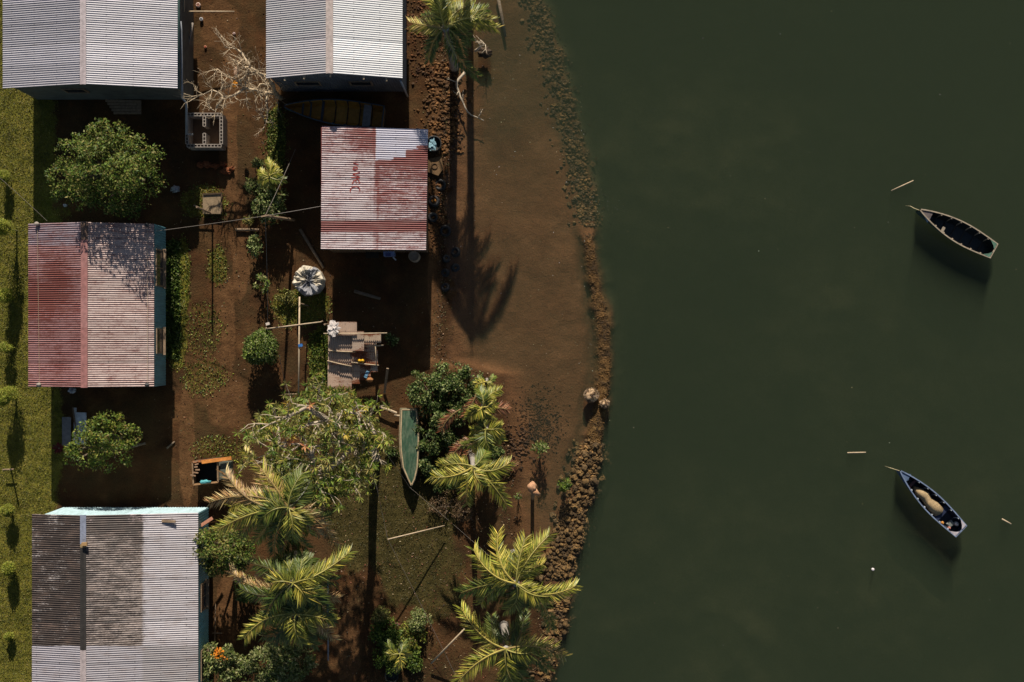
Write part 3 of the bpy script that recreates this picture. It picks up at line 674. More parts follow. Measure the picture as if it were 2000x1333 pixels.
palm('large palm with yellow and brown fronds beside the frangipani tree', (566, 955), (563, 992), 6.3,
     [(479, 882, 'n'), (440, 924, 'b', -.3), (409, 982, 'b', -.4), (455, 960, 'n', -.5), (484, 975, 'd', -.2), (425, 1036, 'm'), (470, 1050, 'm', -.9), (498, 1062, 'y', -1.0), (538, 1100, 'g', -.9), (571, 1052, 'm', -.2), (604, 1042, 'm', -.6), (655, 1065, 'b', -1.3), (640, 1010, 'd', -1.0), (560, 900, 'd', -.8), (610, 930, 'd', -.7), (515, 1010, 'g', .2), (520, 900, 'g', -1.0), (450, 990, 'y', -.3), (600, 1070, 'g', -.9), (630, 985, 'b', -.9), (505, 930, 'b', -.3), (625, 1045, 'b', -.8), (555, 1075, 'd', -1.4), (590, 925, 'g', -.2)], tr=.15, nuts=5, wid=.46)
palm('dark leafy palm crowded between the brown palm and the bottom bushes', (578, 1085), (572, 1140), 6.1,
     [(683, 1078, 'm', -.8), (640, 1110, 'g'), (632, 1176, 'g'), (655, 1135, 'd', -.9), (647, 1212, 'd', -.9), (600, 1215, 'd', -1.1), (522, 1200, 'd'), (470, 1150, 'd', -.9), (480, 1100, 'd', -.9), (500, 1118, 'b', -1.3), (545, 1085, 'g'), (610, 1090, 'd'), (560, 1220, 'g', -1.0), (660, 1170, 'b', -1.4), (450, 1115, 'b', -1.5), (530, 1140, 'm', .1), (600, 1175, 'y', -.2), (560, 1180, 'd', -.3), (612, 1130, 'm', -.1), (505, 1170, 'b', -1.3), (590, 1080, 'g', -.5)], tr=.15, nuts=4, wid=.46)
palm('lower palm with drooping dark fronds just above the pale flowering bush', (580, 1150), (578, 1200), 5.6,
     [(477, 1248, 'y', -.4), (500, 1215, 'g', -.6), (650, 1213, 'm', -.4), (655, 1250, 'b', -1.1), (592, 1258, 'm', -.3), (553, 1255, 'g', -.8), (620, 1262, 'g', -1.0), (525, 1255, 'd', -.9), (620, 1165, 'd'), (530, 1160, 'd'), (640, 1240, 'd', -1.2), (560, 1170, 'g', -.1), (540, 1225, 'm', -.3), (605, 1235, 'y', -.4), (500, 1240, 'd', -.9)], tr=.13, wid=.42)
palm('bright yellow green palm spreading over the lower end of the rocks', (1003, 1083), (1008, 1140), 6.0,
     [(972, 1042, 'y', -.3), (1026, 1052, 'm', -.1), (1072, 1046, 'm', -.2), (924, 1072, 'y', -.3), (901, 1158, 'g', -.7), (939, 1180, 'y', -.9), (1076, 1230, 'm', -1.1), (1125, 1144, 'y', -.6), (1096, 1160, 'm', -.4), (1060, 1103, 'y', -.9), (985, 1195, 'm', -1.0), (1020, 1200, 'd', -1.3), (1052, 1172, 'm', -.3), (990, 1090, 'd', -.9), (962, 1150, 'b', -1.5), (960, 1120, 'g', -.9), (1047, 1180, 'd', -1.3)], tr=.16, nuts=6, wid=.46)
palm('yellow green palm cut by the bottom edge of the picture near the rocks', (984, 1222), (988, 1268), 4.8,
     [(901, 1188, 'y', -.3), (1103, 1283, 'n', -.6), (893, 1335, 'y', -.4), (1016, 1350, 'y', -.8), (1072, 1310, 'g', -.9), (1022, 1195, 'd', -.9), (966, 1350, 'm', -1.0), (945, 1290, 'm', -.9), (1060, 1268, 'm', -.3), (960, 1205, 'd', -1.1), (1040, 1340, 'g', -1.1)], tr=.15, nuts=5, wid=.46)
palm('young yellow palm arching over the path below the green bushes', (918, 880), (924, 912), 3.4,
     [(840, 932, 'y', -.3), (911, 985, 'y', -.4), (990, 988, 'm', -.5), (996, 903, 'm', -.3), (942, 948, 'y', .1), (880, 900, 'g', -.6), (950, 880, 'g'), (900, 955, 'g', -.8), (965, 940, 'g', -.8), (860, 912, 'm', -.5)], tr=.12, wid=.44)
palm('small upright yellow palm at the right edge of the dark bushes', (943, 775), (943, 795), 2.6,
     [(977, 762, 'm'), (968, 786, 'y'), (925, 806, 'y'), (965, 824, 'm'), (914, 818, 'y'), (935, 760, 'g'), (960, 805, 'm')], tr=.08, wid=.34, dh=-.2)
palm('small leafy palm between the two young palms at the bush edge', (948, 822), (950, 838), 2.5,
     [(980, 862, 'y'), (930, 885, 'm'), (920, 842, 'm'), (978, 836, 'm'), (960, 880, 'g'), (940, 800, 'g'), (905, 870, 'g', -.5)], tr=.08, wid=.36, dh=-.2)
palm('tiny yellow palm sprout at the top right of the dark bushes', (950, 742), (950, 746), 1.6,
     [(929, 752, 'y'), (965, 735, 'g'), (932, 738, 'g'), (957, 760, 'm')], tr=.05, wid=.2, dh=-.1, arch=.15)
palm('little palm growing out of the round green weed bed', (776, 1270), (781, 1278), 1.6,
     [(774, 1306, 'y', -.1), (798, 1284, 'y'), (757, 1258, 'g'), (788, 1255, 'g'), (760, 1282, 'm')], tr=.05, wid=.26, dh=-.1, arch=.15)
palm('small fan leaved palm above the bushes beside the wire pole', (528, 340), (526, 345), 1.7,
     [(522, 312, 'm'), (545, 322, 'y'), (507, 332, 'm'), (505, 352, 'm'), (515, 365, 'y'), (535, 366, 'm'), (556, 352, 'g'), (548, 338, 'm')], tr=.06, wid=.22, dh=-.1, arch=.2)

# ------------------------------------------------------------------ broadleaf trees and shrubs
shrub('leafy_tree', 'big round green tree between the white roof and the red worn roof', 'tree', 210, 332, 112, 3.6, 15000, .12, GREEN+OLIVE[:2], ry=95, gap=.30, zc=3.0,
      blobs=[(210, 325, 3.2, 80, 62, 1.3), (212, 262, 3.4, 36, 26, .9), (150, 300, 3.0, 40, 34, .9), (272, 305, 3.1, 42, 36, 1.0), (128, 345, 2.6, 32, 30, .8), (288, 352, 2.7, 36, 32, .8), (225, 385, 2.6, 52, 34, .9), (180, 330, 3.7, 46, 40, 1.0), (245, 340, 3.8, 42, 36, 1.0), (165, 380, 2.6, 40, 32, .8), (130, 378, 2.2, 24, 20, .5), (255, 400, 2.3, 34, 24, .6)])
shrub('leafy_tree', 'small bright green tree in the shade below the red worn roof', 'tree', 198, 865, 68, 3.0, 5600, .12, YGREEN+GREEN, ry=56, gap=.36, zc=2.2,
      blobs=[(205, 860, 2.3, 48, 40, .7), (170, 890, 2.0, 42, 28, .6), (240, 852, 2.2, 32, 26, .5), (215, 825, 2.4, 30, 20, .5), (185, 850, 2.6, 35, 30, .6), (225, 895, 2.0, 30, 24, .5), (150, 880, 2.1, 22, 16, .4)])
shrub('leafy_tree', 'dense green tree pressed against the right eave of the stained house', 'tree', 437, 1078, 58, 2.9, 5200, .12, OLIVE+GREEN, ry=46, gap=.12, zc=2.0,
      blobs=[(435, 1075, 2.2, 45, 38, .7), (405, 1060, 2.2, 28, 28, .5), (470, 1070, 2.1, 28, 28, .5), (430, 1105, 2.0, 30, 20, .5), (460, 1095, 2.0, 28, 22, .5)])
shrub('flowering_bush', 'pale green bush with orange flowers at the bottom edge beside the turquoise wall', 'bush', 425, 1305, 50, 2.0, 3400, .13, PALEG, gap=.25, zc=1.4,
      blobs=[(425, 1280, 1.5, 35, 22, .4), (415, 1320, 1.4, 32, 26, .4), (450, 1300, 1.2, 30, 26, .4), (400, 1300, 1.3, 22, 20, .4)], flowers=[(428, 1278, 12, 2.0, 60, (.85, .30, .02))], barkm='palebark')
shrub('flowering_bush', 'pale green bush under the low palm at the bottom edge', 'bush', 535, 1300, 70, 2.0, 6500, .13, PALEG, gap=.2, zc=1.3,
      blobs=[(520, 1290, 1.5, 45, 28, .5), (565, 1300, 1.4, 40, 30, .5), (500, 1325, 1.3, 50, 22, .4), (550, 1325, 1.3, 45, 22, .4), (545, 1270, 1.3, 35, 18, .4), (590, 1290, 1.2, 25, 22, .4)], barkm='palebark')
shrub('leafy_bush', 'loose grey green bush left of the dark palm trunk', 'bush', 483, 1150, 28, 1.5, 1300, .12, PALEG+GREEN, gap=.2)
shrub('round_bush', 'neat round green bush above the frangipani tree', 'bush', 510, 679, 40, 1.7, 6500, .10, GREEN+PALEG+GREEN, ry=36, gap=.0, zc=.85)
shrub('leafy_bush', 'green bush below the small fan palm at the wire pole', 'bush', 525, 400, 40, 1.5, 3200, .12, DGREEN+PALEG, ry=42, gap=.2)
shrub('leafy_bush', 'pale leafed sprig to the left of the small fan palm', 'bush', 495, 362, 16, .9, 420, .12, PALEG, gap=.2)
shrub('leafy_bush', 'small bright bush above the small fan palm', 'bush', 504, 320, 11, .8, 260, .12, PALEG, gap=.2)
shrub('leafy_bush', 'thin bush hanging on the left side of the cable below the pole', 'bush', 499, 482, 14, 1.0, 380, .12, DGREEN+PALEG, ry=26, gap=.25)
shrub('leafy_bush', 'small leafy sapling left of the tarpaulin covered tank', 'bush', 513, 556, 17, 1.1, 480, .13, PALEG+GREEN, ry=19, gap=.25)
shrub('leafy_bush', 'low bush at the end of the dark plank left of the pole', 'bush', 486, 430, 12, .7, 260, .11, OLIVE, gap=.2)
shrub('leafy_bush', 'olive weed clump beside the tarpaulin covered tank', 'bush', 562, 585, 24, .4, 700, .09, OLIVE, ry=18, gap=.3)
shrub('leafy_bush', 'small green shrub right of the rusty shed roof', 'bush', 765, 662, 15, .7, 380, .11, DGREEN, gap=.2)
shrub('leafy_bush', 'round green seedling bush standing in the shallow water', 'bush', 1055, 878, 18, .9, 620, .10, PALEG+GREEN, gap=.12)
shrub('leafy_bush', 'small green seedling bush beside the upper rocks of the heap', 'bush', 1102, 946, 15, .8, 380, .10, GREEN, gap=.2)
shrub('leafy_bush', 'smallest green seedling bush left of the leaning sack post', 'bush', 1013, 967, 12, .5, 280, .09, GREEN+PALEG, gap=.2)
TW = ['topmost clipped bush on the left lawn with a long dark shadow', 'second clipped bush from the top on the left lawn edge', 'third clipped bush from the top on the left lawn', 'fourth clipped bush from the top beside the red roof', 'widest clipped bush on the left lawn near the tap', 'round clipped bush just left of the stained roof top', 'round clipped bush left of the middle of the stained roof', 'smallest clipped bush at the lower left of the lawn']
for (a, b, r, h, lb) in zip((6, 6, 10, 12, 14, 15, 18, 18), (344, 445, 578, 680, 772, 996, 1110, 1243), (14, 18, 16, 13, 20, 14, 14, 9), (.9, 2.6, 1.4, .9, 1.7, .9, .9, .5), TW):
    shrub('clipped_bush', lb, 'bush', a, b, r, h, int(2400*(r/14)**2), .06, [(.30, .33, .04), (.22, .27, .03), (.38, .37, .06)], 'clipped bushes down the left lawn', gap=.0, flat=.9)
# red leaved plant
t = thing('red_plant', 'dark red rosette plant at the grass edge beside the white boards', 'plant', P(115, 876, 0)); Lf = Leaves(); n = 40
a = rng.random(n)*2*PI; d = np.stack([np.cos(a), np.sin(a), .3+.5*rng.random(n)], 1); Lf.add(np.repeat([tuple(P(115, 876, .25))], n, 0), d, np.repeat([[0, 0, 1.]], n, 0), .28, .07, pick([(.16, .015, .02), (.10, .01, .012)], n)); Lf.build('leaves', M['leaf'], t)
m = MB(); m.tube([P(115, 876, 0), P(115, 876, .3)], .03, 6); m.build('stem', M['bark'], t)

# mass of dark bushes beside the green boat: separate shrubs
DB = [(835, 765, 36, 2.0, 'dark green bush at the top left of the thicket beside the green boat'), (880, 745, 34, 2.0, 'dark green bush at the top of the thicket by the water'), (915, 735, 24, 1.8, 'dark green bush at the top right corner of the thicket'),
      (870, 800, 40, 1.9, 'dark green bush in the centre of the thicket'), (912, 790, 30, 1.5, 'dark green bush left of the small upright palm'), (850, 850, 36, 1.5, 'dark green bush right of the middle of the green boat'),
      (835, 900, 24, 1.1, 'dark green bush right of the pointed end of the green boat'), (865, 925, 30, 1.0, 'low green bush left of the arching young palm'), (885, 870, 26, .9, 'low green bush above the dry fallen fronds'), (960, 880, 20, .9, 'low dark bush right of the dry fallen fronds'), (770, 880, 14, .5, 'low weed clump at the left side of the green boat')]
for (a, b, r, h, lb) in DB:
    shrub('dense_bush', lb, 'bush', a, b, r*1.25, h*.60, int(5200*(r/34)**2), .10, DGREEN+PALEG[:2]+DGREEN[:2], 'bushes of the thicket beside the green boat', gap=.46, asp=.6)
# round weed bed low
for (a, b, r, h, c_, lb) in ((755, 1235, 36, .55, GREEN, 'bright green weed clump at the left of the round weed bed'), (800, 1245, 34, .55, YGREEN, 'bright green weed clump at the right of the round weed bed'), (760, 1285, 36, .5, GREEN, 'bright green weed clump at the lower left of the round weed bed'), (805, 1285, 28, .5, GREEN, 'bright green weed clump at the lower right of the round weed bed'), (745, 1200, 20, .7, OLIVE, 'straggly olive weed above the round weed bed'), (820, 1212, 26, .8, PALEG, 'straggly pale weed at the top right of the round weed bed')):
    shrub('weed_clump', lb, 'weeds', a, b, r, h, int(1700*(r/34)**2), .08, c_, 'weed clumps of the round bed', gap=.1, asp=.8)
# dry brush patches
for (a, b, r, h, lb) in ((870, 990, 34, .5, 'dry brown brush patch below the low green bushes'), (905, 1000, 22, .5, 'dry brown brush patch below the arching young palm')):
    shrub('dry_brush', lb, 'brush', a, b, r, h, 1300, .08, [(.16, .10, .05), (.22, .14, .07), (.10, .07, .03)], 'dry brush patches', gap=.3, asp=.35)

# frangipani-like tree: bare pale limbs, leaf rosettes at their ends
def twigs(mb, p, d, L, r, depth, ends, spread=.7, col=None, nseg=3, upb=.05):
    pts = [Vector(p)]; rr = [r]; d = Vector(d).normalized()
    for i in range(nseg):
        d = (d+Vector([random.uniform(-.35, .35) for _ in range(3)])*.8+Vector((0, 0, upb))).normalized()
        pts.append(pts[-1]+d*L/nseg); rr.append(r*(1-.5*(i+1)/nseg))
    mb.tube(pts, rr, 5 if r > .02 else 4, col)
    if depth == 0: ends.append((pts[-1], d)); return
    for k in range(random.choice((2, 3))):
        q = random.choice(pts[1:]); dd = (d+Vector([random.uniform(-1, 1)*spread for _ in range(2)]+[random.uniform(-.3, .4)])).normalized()
        twigs(mb, q, dd, L*random.uniform(.6, .85), r*.55, depth-1, ends, spread, col, nseg, upb)
t = thing('frangipani_tree', 'spreading tree with bare pale limbs and olive leaf tufts in the middle', 'tree', P(735, 890, 0))
m = MB(); ends = []
LIMB = [[(735, 892, 0), (715, 870, 1.2), (700, 850, 2.0), (675, 835, 2.8), (640, 820, 3.2), (600, 830, 3.3)],
        [(715, 870, 1.2), (690, 875, 2.2), (665, 862, 2.8), (610, 875, 3.2), (560, 868, 3.3)],
        [(700, 850, 2.0), (720, 825, 2.7), (700, 808, 3.1), (670, 800, 3.2)],
        [(690, 875, 2.2), (665, 900, 2.8), (640, 925, 3.0), (612, 945, 3.0)],
        [(665, 862, 2.8), (660, 830, 3.0), (640, 795, 3.2), (620, 780, 3.2)],
        [(610, 875, 3.2), (613, 900, 3.1), (616, 918, 3.0)],
        [(690, 875, 2.2), (700, 905, 2.7), (693, 940, 2.7)],
        [(640, 820, 3.2), (600, 795, 3.3), (560, 815, 3.2), (525, 830, 3.1)], [(560, 868, 3.3), (530, 880, 3.1), (515, 900, 3.0)],
        [(720, 825, 2.7), (735, 850, 2.9), (738, 880, 2.7)], [(665, 900, 2.8), (600, 930, 3.0), (560, 925, 3.0)]]
LIMB = [[(x, y, z*1.75) for x, y, z in l] for l in LIMB]
for li, l in enumerate(LIMB):
    pts = [P(*q) for q in l]; r0 = .19 if li == 0 else .11
    fine = []
    for a_, b_ in zip(pts[:-1], pts[1:]): fine += [a_, a_.lerp(b_, .5)+Vector([random.uniform(-.07, .07) for _ in range(3)])]
    fine.append(pts[-1]); n = len(fine); m.tube(fine, [r0*(1-.7*i/(n-1)) for i in range(n)], 7)
    for q in fine[(3 if li < 2 else 1):]:
        for k in range(2 if li else 3):
            a = random.random()*2*PI; twigs(m, q, (math.cos(a), math.sin(a), .5), random.uniform(.5, .75), .028, 1, ends, .8)
m.build('trunk', M['palebark'], t, True)
Lf = Leaves()
extra = [((520, 825), 22, 9), (( 505, 850), 16, 6), ((540, 905), 30, 14), ((575, 935), 40, 22), ((620, 960), 34, 18), ((655, 945), 34, 16), ((700, 920), 30, 12), ((735, 860), 22, 10), ((725, 835), 26, 10), ((665, 785), 26, 12), ((620, 780), 30, 12), ((590, 800), 26, 10), ((545, 815), 26, 10), ((640, 770), 14, 6), ((690, 800), 18, 7), ((560, 960), 26, 10), ((600, 850), 50, 12), ((690, 960), 15, 4), ((585, 975), 26, 10), ((520, 940), 18, 5)]
for (cx, cy), rr_, k in extra:
    for _ in range(k*3):
        a = random.random()*2*PI; q = random.random()**.5*rr_
        ends.append((P(cx+q*math.cos(a), cy+q*math.sin(a), random.uniform(3.6, 5.35)), Vector((0, 0, 1))))
CL = [YGREEN, GREEN, OLIVE, YGREEN, OLIVE, [(.55, .42, .06)], [(.55, .24, .10)]]
for (e_, d_) in ends:
    k = random.randint(10, 15); a = rng.random(k)*2*PI; dd = np.stack([np.cos(a), np.sin(a), .1+.7*rng.random(k)], 1)
    cs = random.choices(CL, (8, 5, 6, 6, 4, 1.3, .7))[0]
    Lf.add(np.repeat([tuple(e_)], k, 0), dd, np.tile((0, 0, 1.), (k, 1))+rng.normal(0, .25, (k, 3)),     .16+.12*rng.random(k), .04, pick(cs, k, .25)*1.3, .1)
Lf.build('leaf_tufts', M['leaf'], t)

# bare tree
t = thing('bare_tree', 'leafless pale branching tree between the two white roofs', 'tree', P(548, 192, 0)); m = MB(); ends = []
LB = [[(548, 192, 0), (540, 185, .8), (533, 165, 1.6), (522, 148, 2.1), (505, 143, 2.4), (488, 132, 2.6), (468, 134, 2.7)], [(540, 185, .8), (518, 181, 1.4), (500, 176, 1.8), (478, 172, 2.1), (464, 160, 2.3), (445, 150, 2.4), (425, 135, 2.5)],
      [(478, 172, 2.1), (458, 186, 2.2), (436, 189, 2.2), (414, 176, 2.3), (384, 190, 2.3)], [(518, 181, 1.4), (520, 200, 1.6), (522, 225, 1.7), (518, 238, 1.7)], [(533, 165, 1.6), (508, 165, 1.9), (502, 180, 1.6)], [(464, 160, 2.3), (480, 148, 2.4), (500, 140, 2.5)], [(488, 132, 2.6), (478, 115, 2.6), (465, 98, 2.6), (440, 94, 2.6)], [(436, 189, 2.2), (424, 207, 2.2), (420, 218, 2.1)]]
for li, l in enumerate(LB):
    pts = [P(*q) for q in l]; r0 = .11 if li == 0 else .06; fine = []
    for a_, b_ in zip(pts[:-1], pts[1:]): fine += [a_, a_.lerp(b_, .5)+Vector([random.uniform(-.05, .05) for _ in range(3)])]
    fine.append(pts[-1]); n = len(fine); m.tube(fine, [r0*(1-.75*i/(n-1)) for i in range(n)], 6, (1.2, 1.15, 1.05))
    for q in fine[2:]:
        for k in range(2):
            a = random.random()*2*PI; dx_ = (math.cos(a)-.25, math.sin(a), .35)
            twigs(m, q, dx_, random.uniform(.35, .6), .018, 2, ends, .75, (1.15, 1.1, 1.0))
m.build('branches', M['palebark'], t, True)
m = MB(); m.blob(P(459, 166, 2.0), (.12, .16, .05), 3, .3, col=(.75, .30, .03)); single('orange_cloth', m, M['cloth'], 'orange cloth caught in the leafless tree', 'cloth', smooth=True)
m = MB(); m.blob(P(461, 141, 1.9), (.10, .18, .06), 5, .3, col=(.45, .28, .18)); single('brown_rag', m, M['cloth'], 'pale brown rag caught in the leafless tree above the orange cloth', 'cloth', smooth=True)

# ------------------------------------------------------------------ boats
def hull_pts(L, B, st, u):
    """half beam at u (0 = bow, 1 = stern)"""
    full = math.sin(min(1, (u+.02)/.62)*PI/2)**.85
    return B/2*full if u < .62 else B/2*(1-(1-st)*((u-.62)/.38)**1.6)
def boat(name, label, bow, stern, B, st, cols, z, ribs=5, deck=.16, thw=(), group=None, H=.52, tcol=None, flip=False, ribcol=None, floorc=None, transom_cap=None):
    a = P(bow[0], bow[1], z+H); b = P(stern[0], stern[1], z+H); L = (b-a).length
    t = thing(name, label, 'boat', ((a.x+b.x)/2, (a.y+b.y)/2, z), group)
    ang = math.atan2(b.y-a.y, b.x-a.x)
    X_ = Vector((math.cos(ang), math.sin(ang), 0)); Y_ = Vector((-math.sin(ang), math.cos(ang), 0)); O = Vector((a.x, a.y, z))
    W = lambda u, v, zz: O+X_*(u*L)+Y_*v+Vector((0, 0, zz))
    sheer = lambda u: H+.10*(1-u)**2*1.3+.03*u*u
    NS = 16
    def shell(ins, zb, col):
        m = MB(); rows = []
        for i in range(NS+1):
            u = i/NS; hb = max(hull_pts(L, B, st, u)-ins, .004); s = sheer(u); row = []
            for (f, g) in ((-1, 1), (-.93, .6), (-.78, .2), (-.6, 0), (0, -.03), (.6, 0), (.78, .2), (.93, .6), (1, 1)):
                row.append(W(u*(1-.0)+(ins/L if u == 0 else 0), hb*f, zb+(s-zb)*max(g, 0)))
            rows.append(row)
        vs = [p for r_ in rows for p in r_]; fs = [(i*9+k, i*9+k+1, (i+1)*9+k+1, (i+1)*9+k) for i in range(NS) for k in range(8)]
        fs.append(tuple(NS*9+k for k in range(9))); m.add(vs, fs, col); return m
    o = shell(0, 0, cols[0]).build('hull', M['paint'], t)
    shell(.03, .06, cols[1]).build('inner_lining', M['paint'], t)
    m = MB()
    for s in (-1, 1):
        pts = [W(i/20, s*max(hull_pts(L, B, st, i/20)-.012, 0), sheer(i/20)+.012) for i in range(21)]
        for p, q in zip(pts[:-1], pts[1:]): m.beam(p, q+(q-p)*.06, .045, .028)
    m.beam(W(.995, -hull_pts(L, B, st, 1), sheer(1)+.01), W(.995, hull_pts(L, B, st, 1), sheer(1)+.01), .05, .03)
    m.col = [cols[2]]*len(m.v); m.build('gunwale', M['paint'], t)
    for k in range(ribs):
        u = .25+.62*k/max(ribs-1, 1); hb = hull_pts(L, B, st, u)-.03; m = MB()
        for s in (-1, 1):
            m.beam(W(u, s*hb*.98, sheer(u)-.01), W(u, s*hb*.72, .10), .035, .03); m.beam(W(u, s*hb*1.0, sheer(u)-.004), W(u, s*(hb-.05), sheer(u)-.004), .05, .03)
        m.beam(W(u, -hb*.72, .09), W(u, hb*.72, .09), .03, .03)
        c_ = ribcol or cols[2]; m.col = [tuple(a*(1 if i_ % 32 >= 8 and i_ < 32 else .12) for a in c_) for i_ in range(len(m.v))]; m.build('rib', M['paint'], t)
    if deck:
        m = MB(); top = []
        for i in range(7):
            u = deck*i/6; hb = max(hull_pts(L, B, st, u)-.02, .004); top.append((u, hb))
        vs = [W(u, -hb, sheer(u)-.01) for u, hb in top]+[W(u, hb, sheer(u)-.01) for u, hb in top]
        vs2 = [v-Vector((0, 0, .02)) for v in vs]; m.add(vs, [(i, i+1, 8+i, 7+i) for i in range(6)], cols[3]); m.add(vs2, [(7+i, 8+i, i+1, i) for i in range(6)], cols[3])
        m.add([vs[6], vs[13], vs2[13], vs2[6]], [(0, 1, 2, 3)], cols[3]); m.build('foredeck', M['paint'], t)
    for (u, v0, v1, w_, c) in thw:
        hb = hull_pts(L, B, st, u)-.03; m = MB(); m.beam(W(u, hb*v0, .41), W(u, hb*v1, .41), w_, .025, c); m.build('thwart', M['paint'], t)
    if transom_cap:
        m = MB(); hb = hull_pts(L, B, st, 1)
        for s in (-1, 1): 
            q = [W(.995, s*hb, sheer(1)+.025), W(.995, s*hb*.1, sheer(1)+.025), W(.96, s*hb*.55, sheer(1)+.025), W(.90, s*hb*1.02, sheer(.9)+.03)]
            m.add(q+[p-Vector((0, 0, .03)) for p in q], [(0, 1, 2, 3), (7, 6, 5, 4), (0, 4, 5, 1), (1, 5, 6, 2), (2, 6, 7, 3), (3, 7, 4, 0)], transom_cap)
        m.build('stern_knee', M['paint'], t)
    return t, W, sheer
blk = (.012, .014, .014)
ta, Wa, sa = boat('rowing_boat', 'narrow open boat with pale rim and empty black inside, upper of the two afloat', (1796, 411), (1941, 491), .86, .72, [(.03, .06, .06), (.012, .02, .022), (.42, .34, .24), (.16, .13, .12)], -.20, 6, .15, [(.36, -.98, -.25, .11, (.32, .27, .2))], 'boats moored offshore', transom_cap=(.10, .20, .14))
m = MB(); m.add([Wa(.03, -.03, .56), Wa(.15, -.28, .535), Wa(.16, -.05, .54)], [(0, 1, 2)], (.45, .55, .65)); m.build('deck_sheet', M['plastic'], ta)
tb, Wb, sb = boat('rowing_boat', 'blue boat carrying a heaped tan fishing net, lower of the two afloat', (1757, 920), (1877, 1038), .78, .78, [(.05, .09, .18), (.02, .025, .045), (.20, .26, .38), (.13, .19, .30)], -.20, 6, .13, [(.70, -.9, .9, .22, (.02, .03, .07)), (.22, -.9, .9, .1, (.12, .05, .05))], 'boats moored offshore', transom_cap=(.55, .50, .52), ribcol=(.55, .6, .65))
m = MB(); m.blob(Wb(.40, -.05, .28), (.42, .23, .20), 3, .5, 2.5, (22, 14)); m.blob(Wb(.55, -.04, .28), (.42, .27, .22), 7, .45, 2.5, (22, 14)); 
for v in range(0): pass
ang = math.atan2((Wb(1, 0, 0)-Wb(0, 0, 0)).y, (Wb(1, 0, 0)-Wb(0, 0, 0)).x); cb = Wb(.47, -.04, 0)
vv = []
for p in m.v:
    q = Vector(p)-cb; vv.append(tuple(cb+Matrix.Rotation(ang, 3, 'Z') @ Matrix.Rotation(-0, 3, 'Z') @ q if False else tuple(p)))
m2 = MB(); m2.tube([Wb(.27, 0, .22), Wb(.34, -.02, .34), Wb(.42, -.0, .38), Wb(.50, -.06, .34), Wb(.58, -.04, .40), Wb(.66, -.06, .34), Wb(.69, -.06, .2)], [.05, .16, .20, .17, .23, .22, .08], 18)
m2.v = [tuple(Vector(p)+Vector((0, 0, 1))*.06*noise.noise(Vector(p)*6)+Vector((1, 1, 0))*.05*noise.noise(Vector(p)*5)) for p in m2.v]
single('fishing_net', m2, M['net'], 'heaped tan fishing net lying inside the blue boat', 'net', smooth=True)
m = MB(); m.add([Wb(.03, 0, .545), Wb(.125, -.22, .53), Wb(.125, .22, .53)], [(0, 1, 2)], (.10, .16, .28)); m.build('deck_panel', M['paint'], tb)
m = MB(); m.blob(Wb(.105, .0, .55), (.10, .15, .04), 3, .5, 3, (12, 8), col=(.7, .72, .75)); single('white_cloth', m, M['cloth'], 'white cloth lying on the bow of the blue boat', 'cloth', smooth=True)
for i, (u, v, c, s, lb) in enumerate(((.80, -.25, (.55, .25, .06), .07, 'orange jug in the stern of the blue boat'), (.88, -.05, (.35, .38, .36), .11, 'grey crate in the stern of the blue boat'), (.93, .12, (.8, .78, .75), .08, 'white container in the stern corner of the blue boat'), (.90, -.2, (.5, .2, .15), .06, 'reddish tin beside the grey crate in the blue boat'))):
    m = MB()
    if i in (1,): 
        m.box(Wb(u, v, .2), (.24, .2, .14), .6, col=c); m.box(Wb(u, v, .29), (.2, .16, .03), .6, col=(.2, .22, .2))
    else: m.lathe(Wb(u, v, .1), [(s*.9, 0), (s, .03), (s, .2), (s*.5, .25), (s*.35, .3)], 12, col=c)
    single(('orange_jug', 'crate', 'white_container', 'tin')[i], m, M['plastic'], lb, ('jug', 'crate', 'container', 'tin')[i])
for (tt, p0, p1, lb) in ((ta, Wa(0, 0, .5), P(1778, 403, -.12), 'mooring rope at the bow of the upper black boat'), (tb, Wb(0, 0, .5), P(1738, 914, -.12), 'mooring rope at the bow of the blue boat')):
    m = MB(); m.tube([p0, p0.lerp(p1, .5)-Vector((0, 0, .06)), p1, p1+(p1-p0)*.3-Vector((0, 0, .3))], .012, 5, (.6, .5, .3)); single('mooring_rope', m, M['plastic'], lb, 'rope')
# boat in the shade
boat('rowing_boat', 'open boat with yellow inside lying in shade below the brightest white roof', (556, 209), (749, 229), 1.0, .86, [(.03, .08, .13), (.50, .26, .04), (.05, .08, .10), (.04, .07, .10)], 0.02, 6, .0, [(.83, -1, 1, .3, (.22, .24, .24)), (.38, -1, 1, .1, (.04, .05, .06)), (.18, -1, 1, .08, (.04, .05, .06)), (.26, -1, 1, .06, (.05, .06, .06))], None, ribcol=(.05, .06, .07))
# upturned green boat
t = thing('upturned_boat', 'upturned flat boat with scuffed green bottom and cream rim', 'boat', P(799, 875, 0))
OUT = [(782, 798), (815, 798), (817, 822), (820, 850), (819, 885), (817, 915), (811, 938), (804, 951), (797, 938), (786, 915), (781, 880), (780, 850), (781, 822)]
cx, cy = 800, 865
up = [P(cx+(x-cx)*.86, cy+(y-cy)*.965, .62) for x, y in OUT]; lo = [P(x, y, .40) for x, y in OUT]; lo2 = [P(x, y, .12) for x, y in OUT]
n = len(OUT)
m = MB(); cc = P(cx, cy, .66); mid_ = [p.lerp(cc, .5)+Vector((0, 0, .015)) for p in up]
m.add([tuple(p) for p in up]+[tuple(p) for p in mid_]+[tuple(cc)], [(i, (i+1) % n, n+(i+1) % n, n+i) for i in range(n)]+[(n+i, n+(i+1) % n, 2*n) for i in range(n)]); m.build('bottom', mk('scuffed_green_paint', (.045, .10, .055), .6, .4, 9, bump=.004, col2=(.10, .15, .09), stretch=(3, .8, 1)), t)
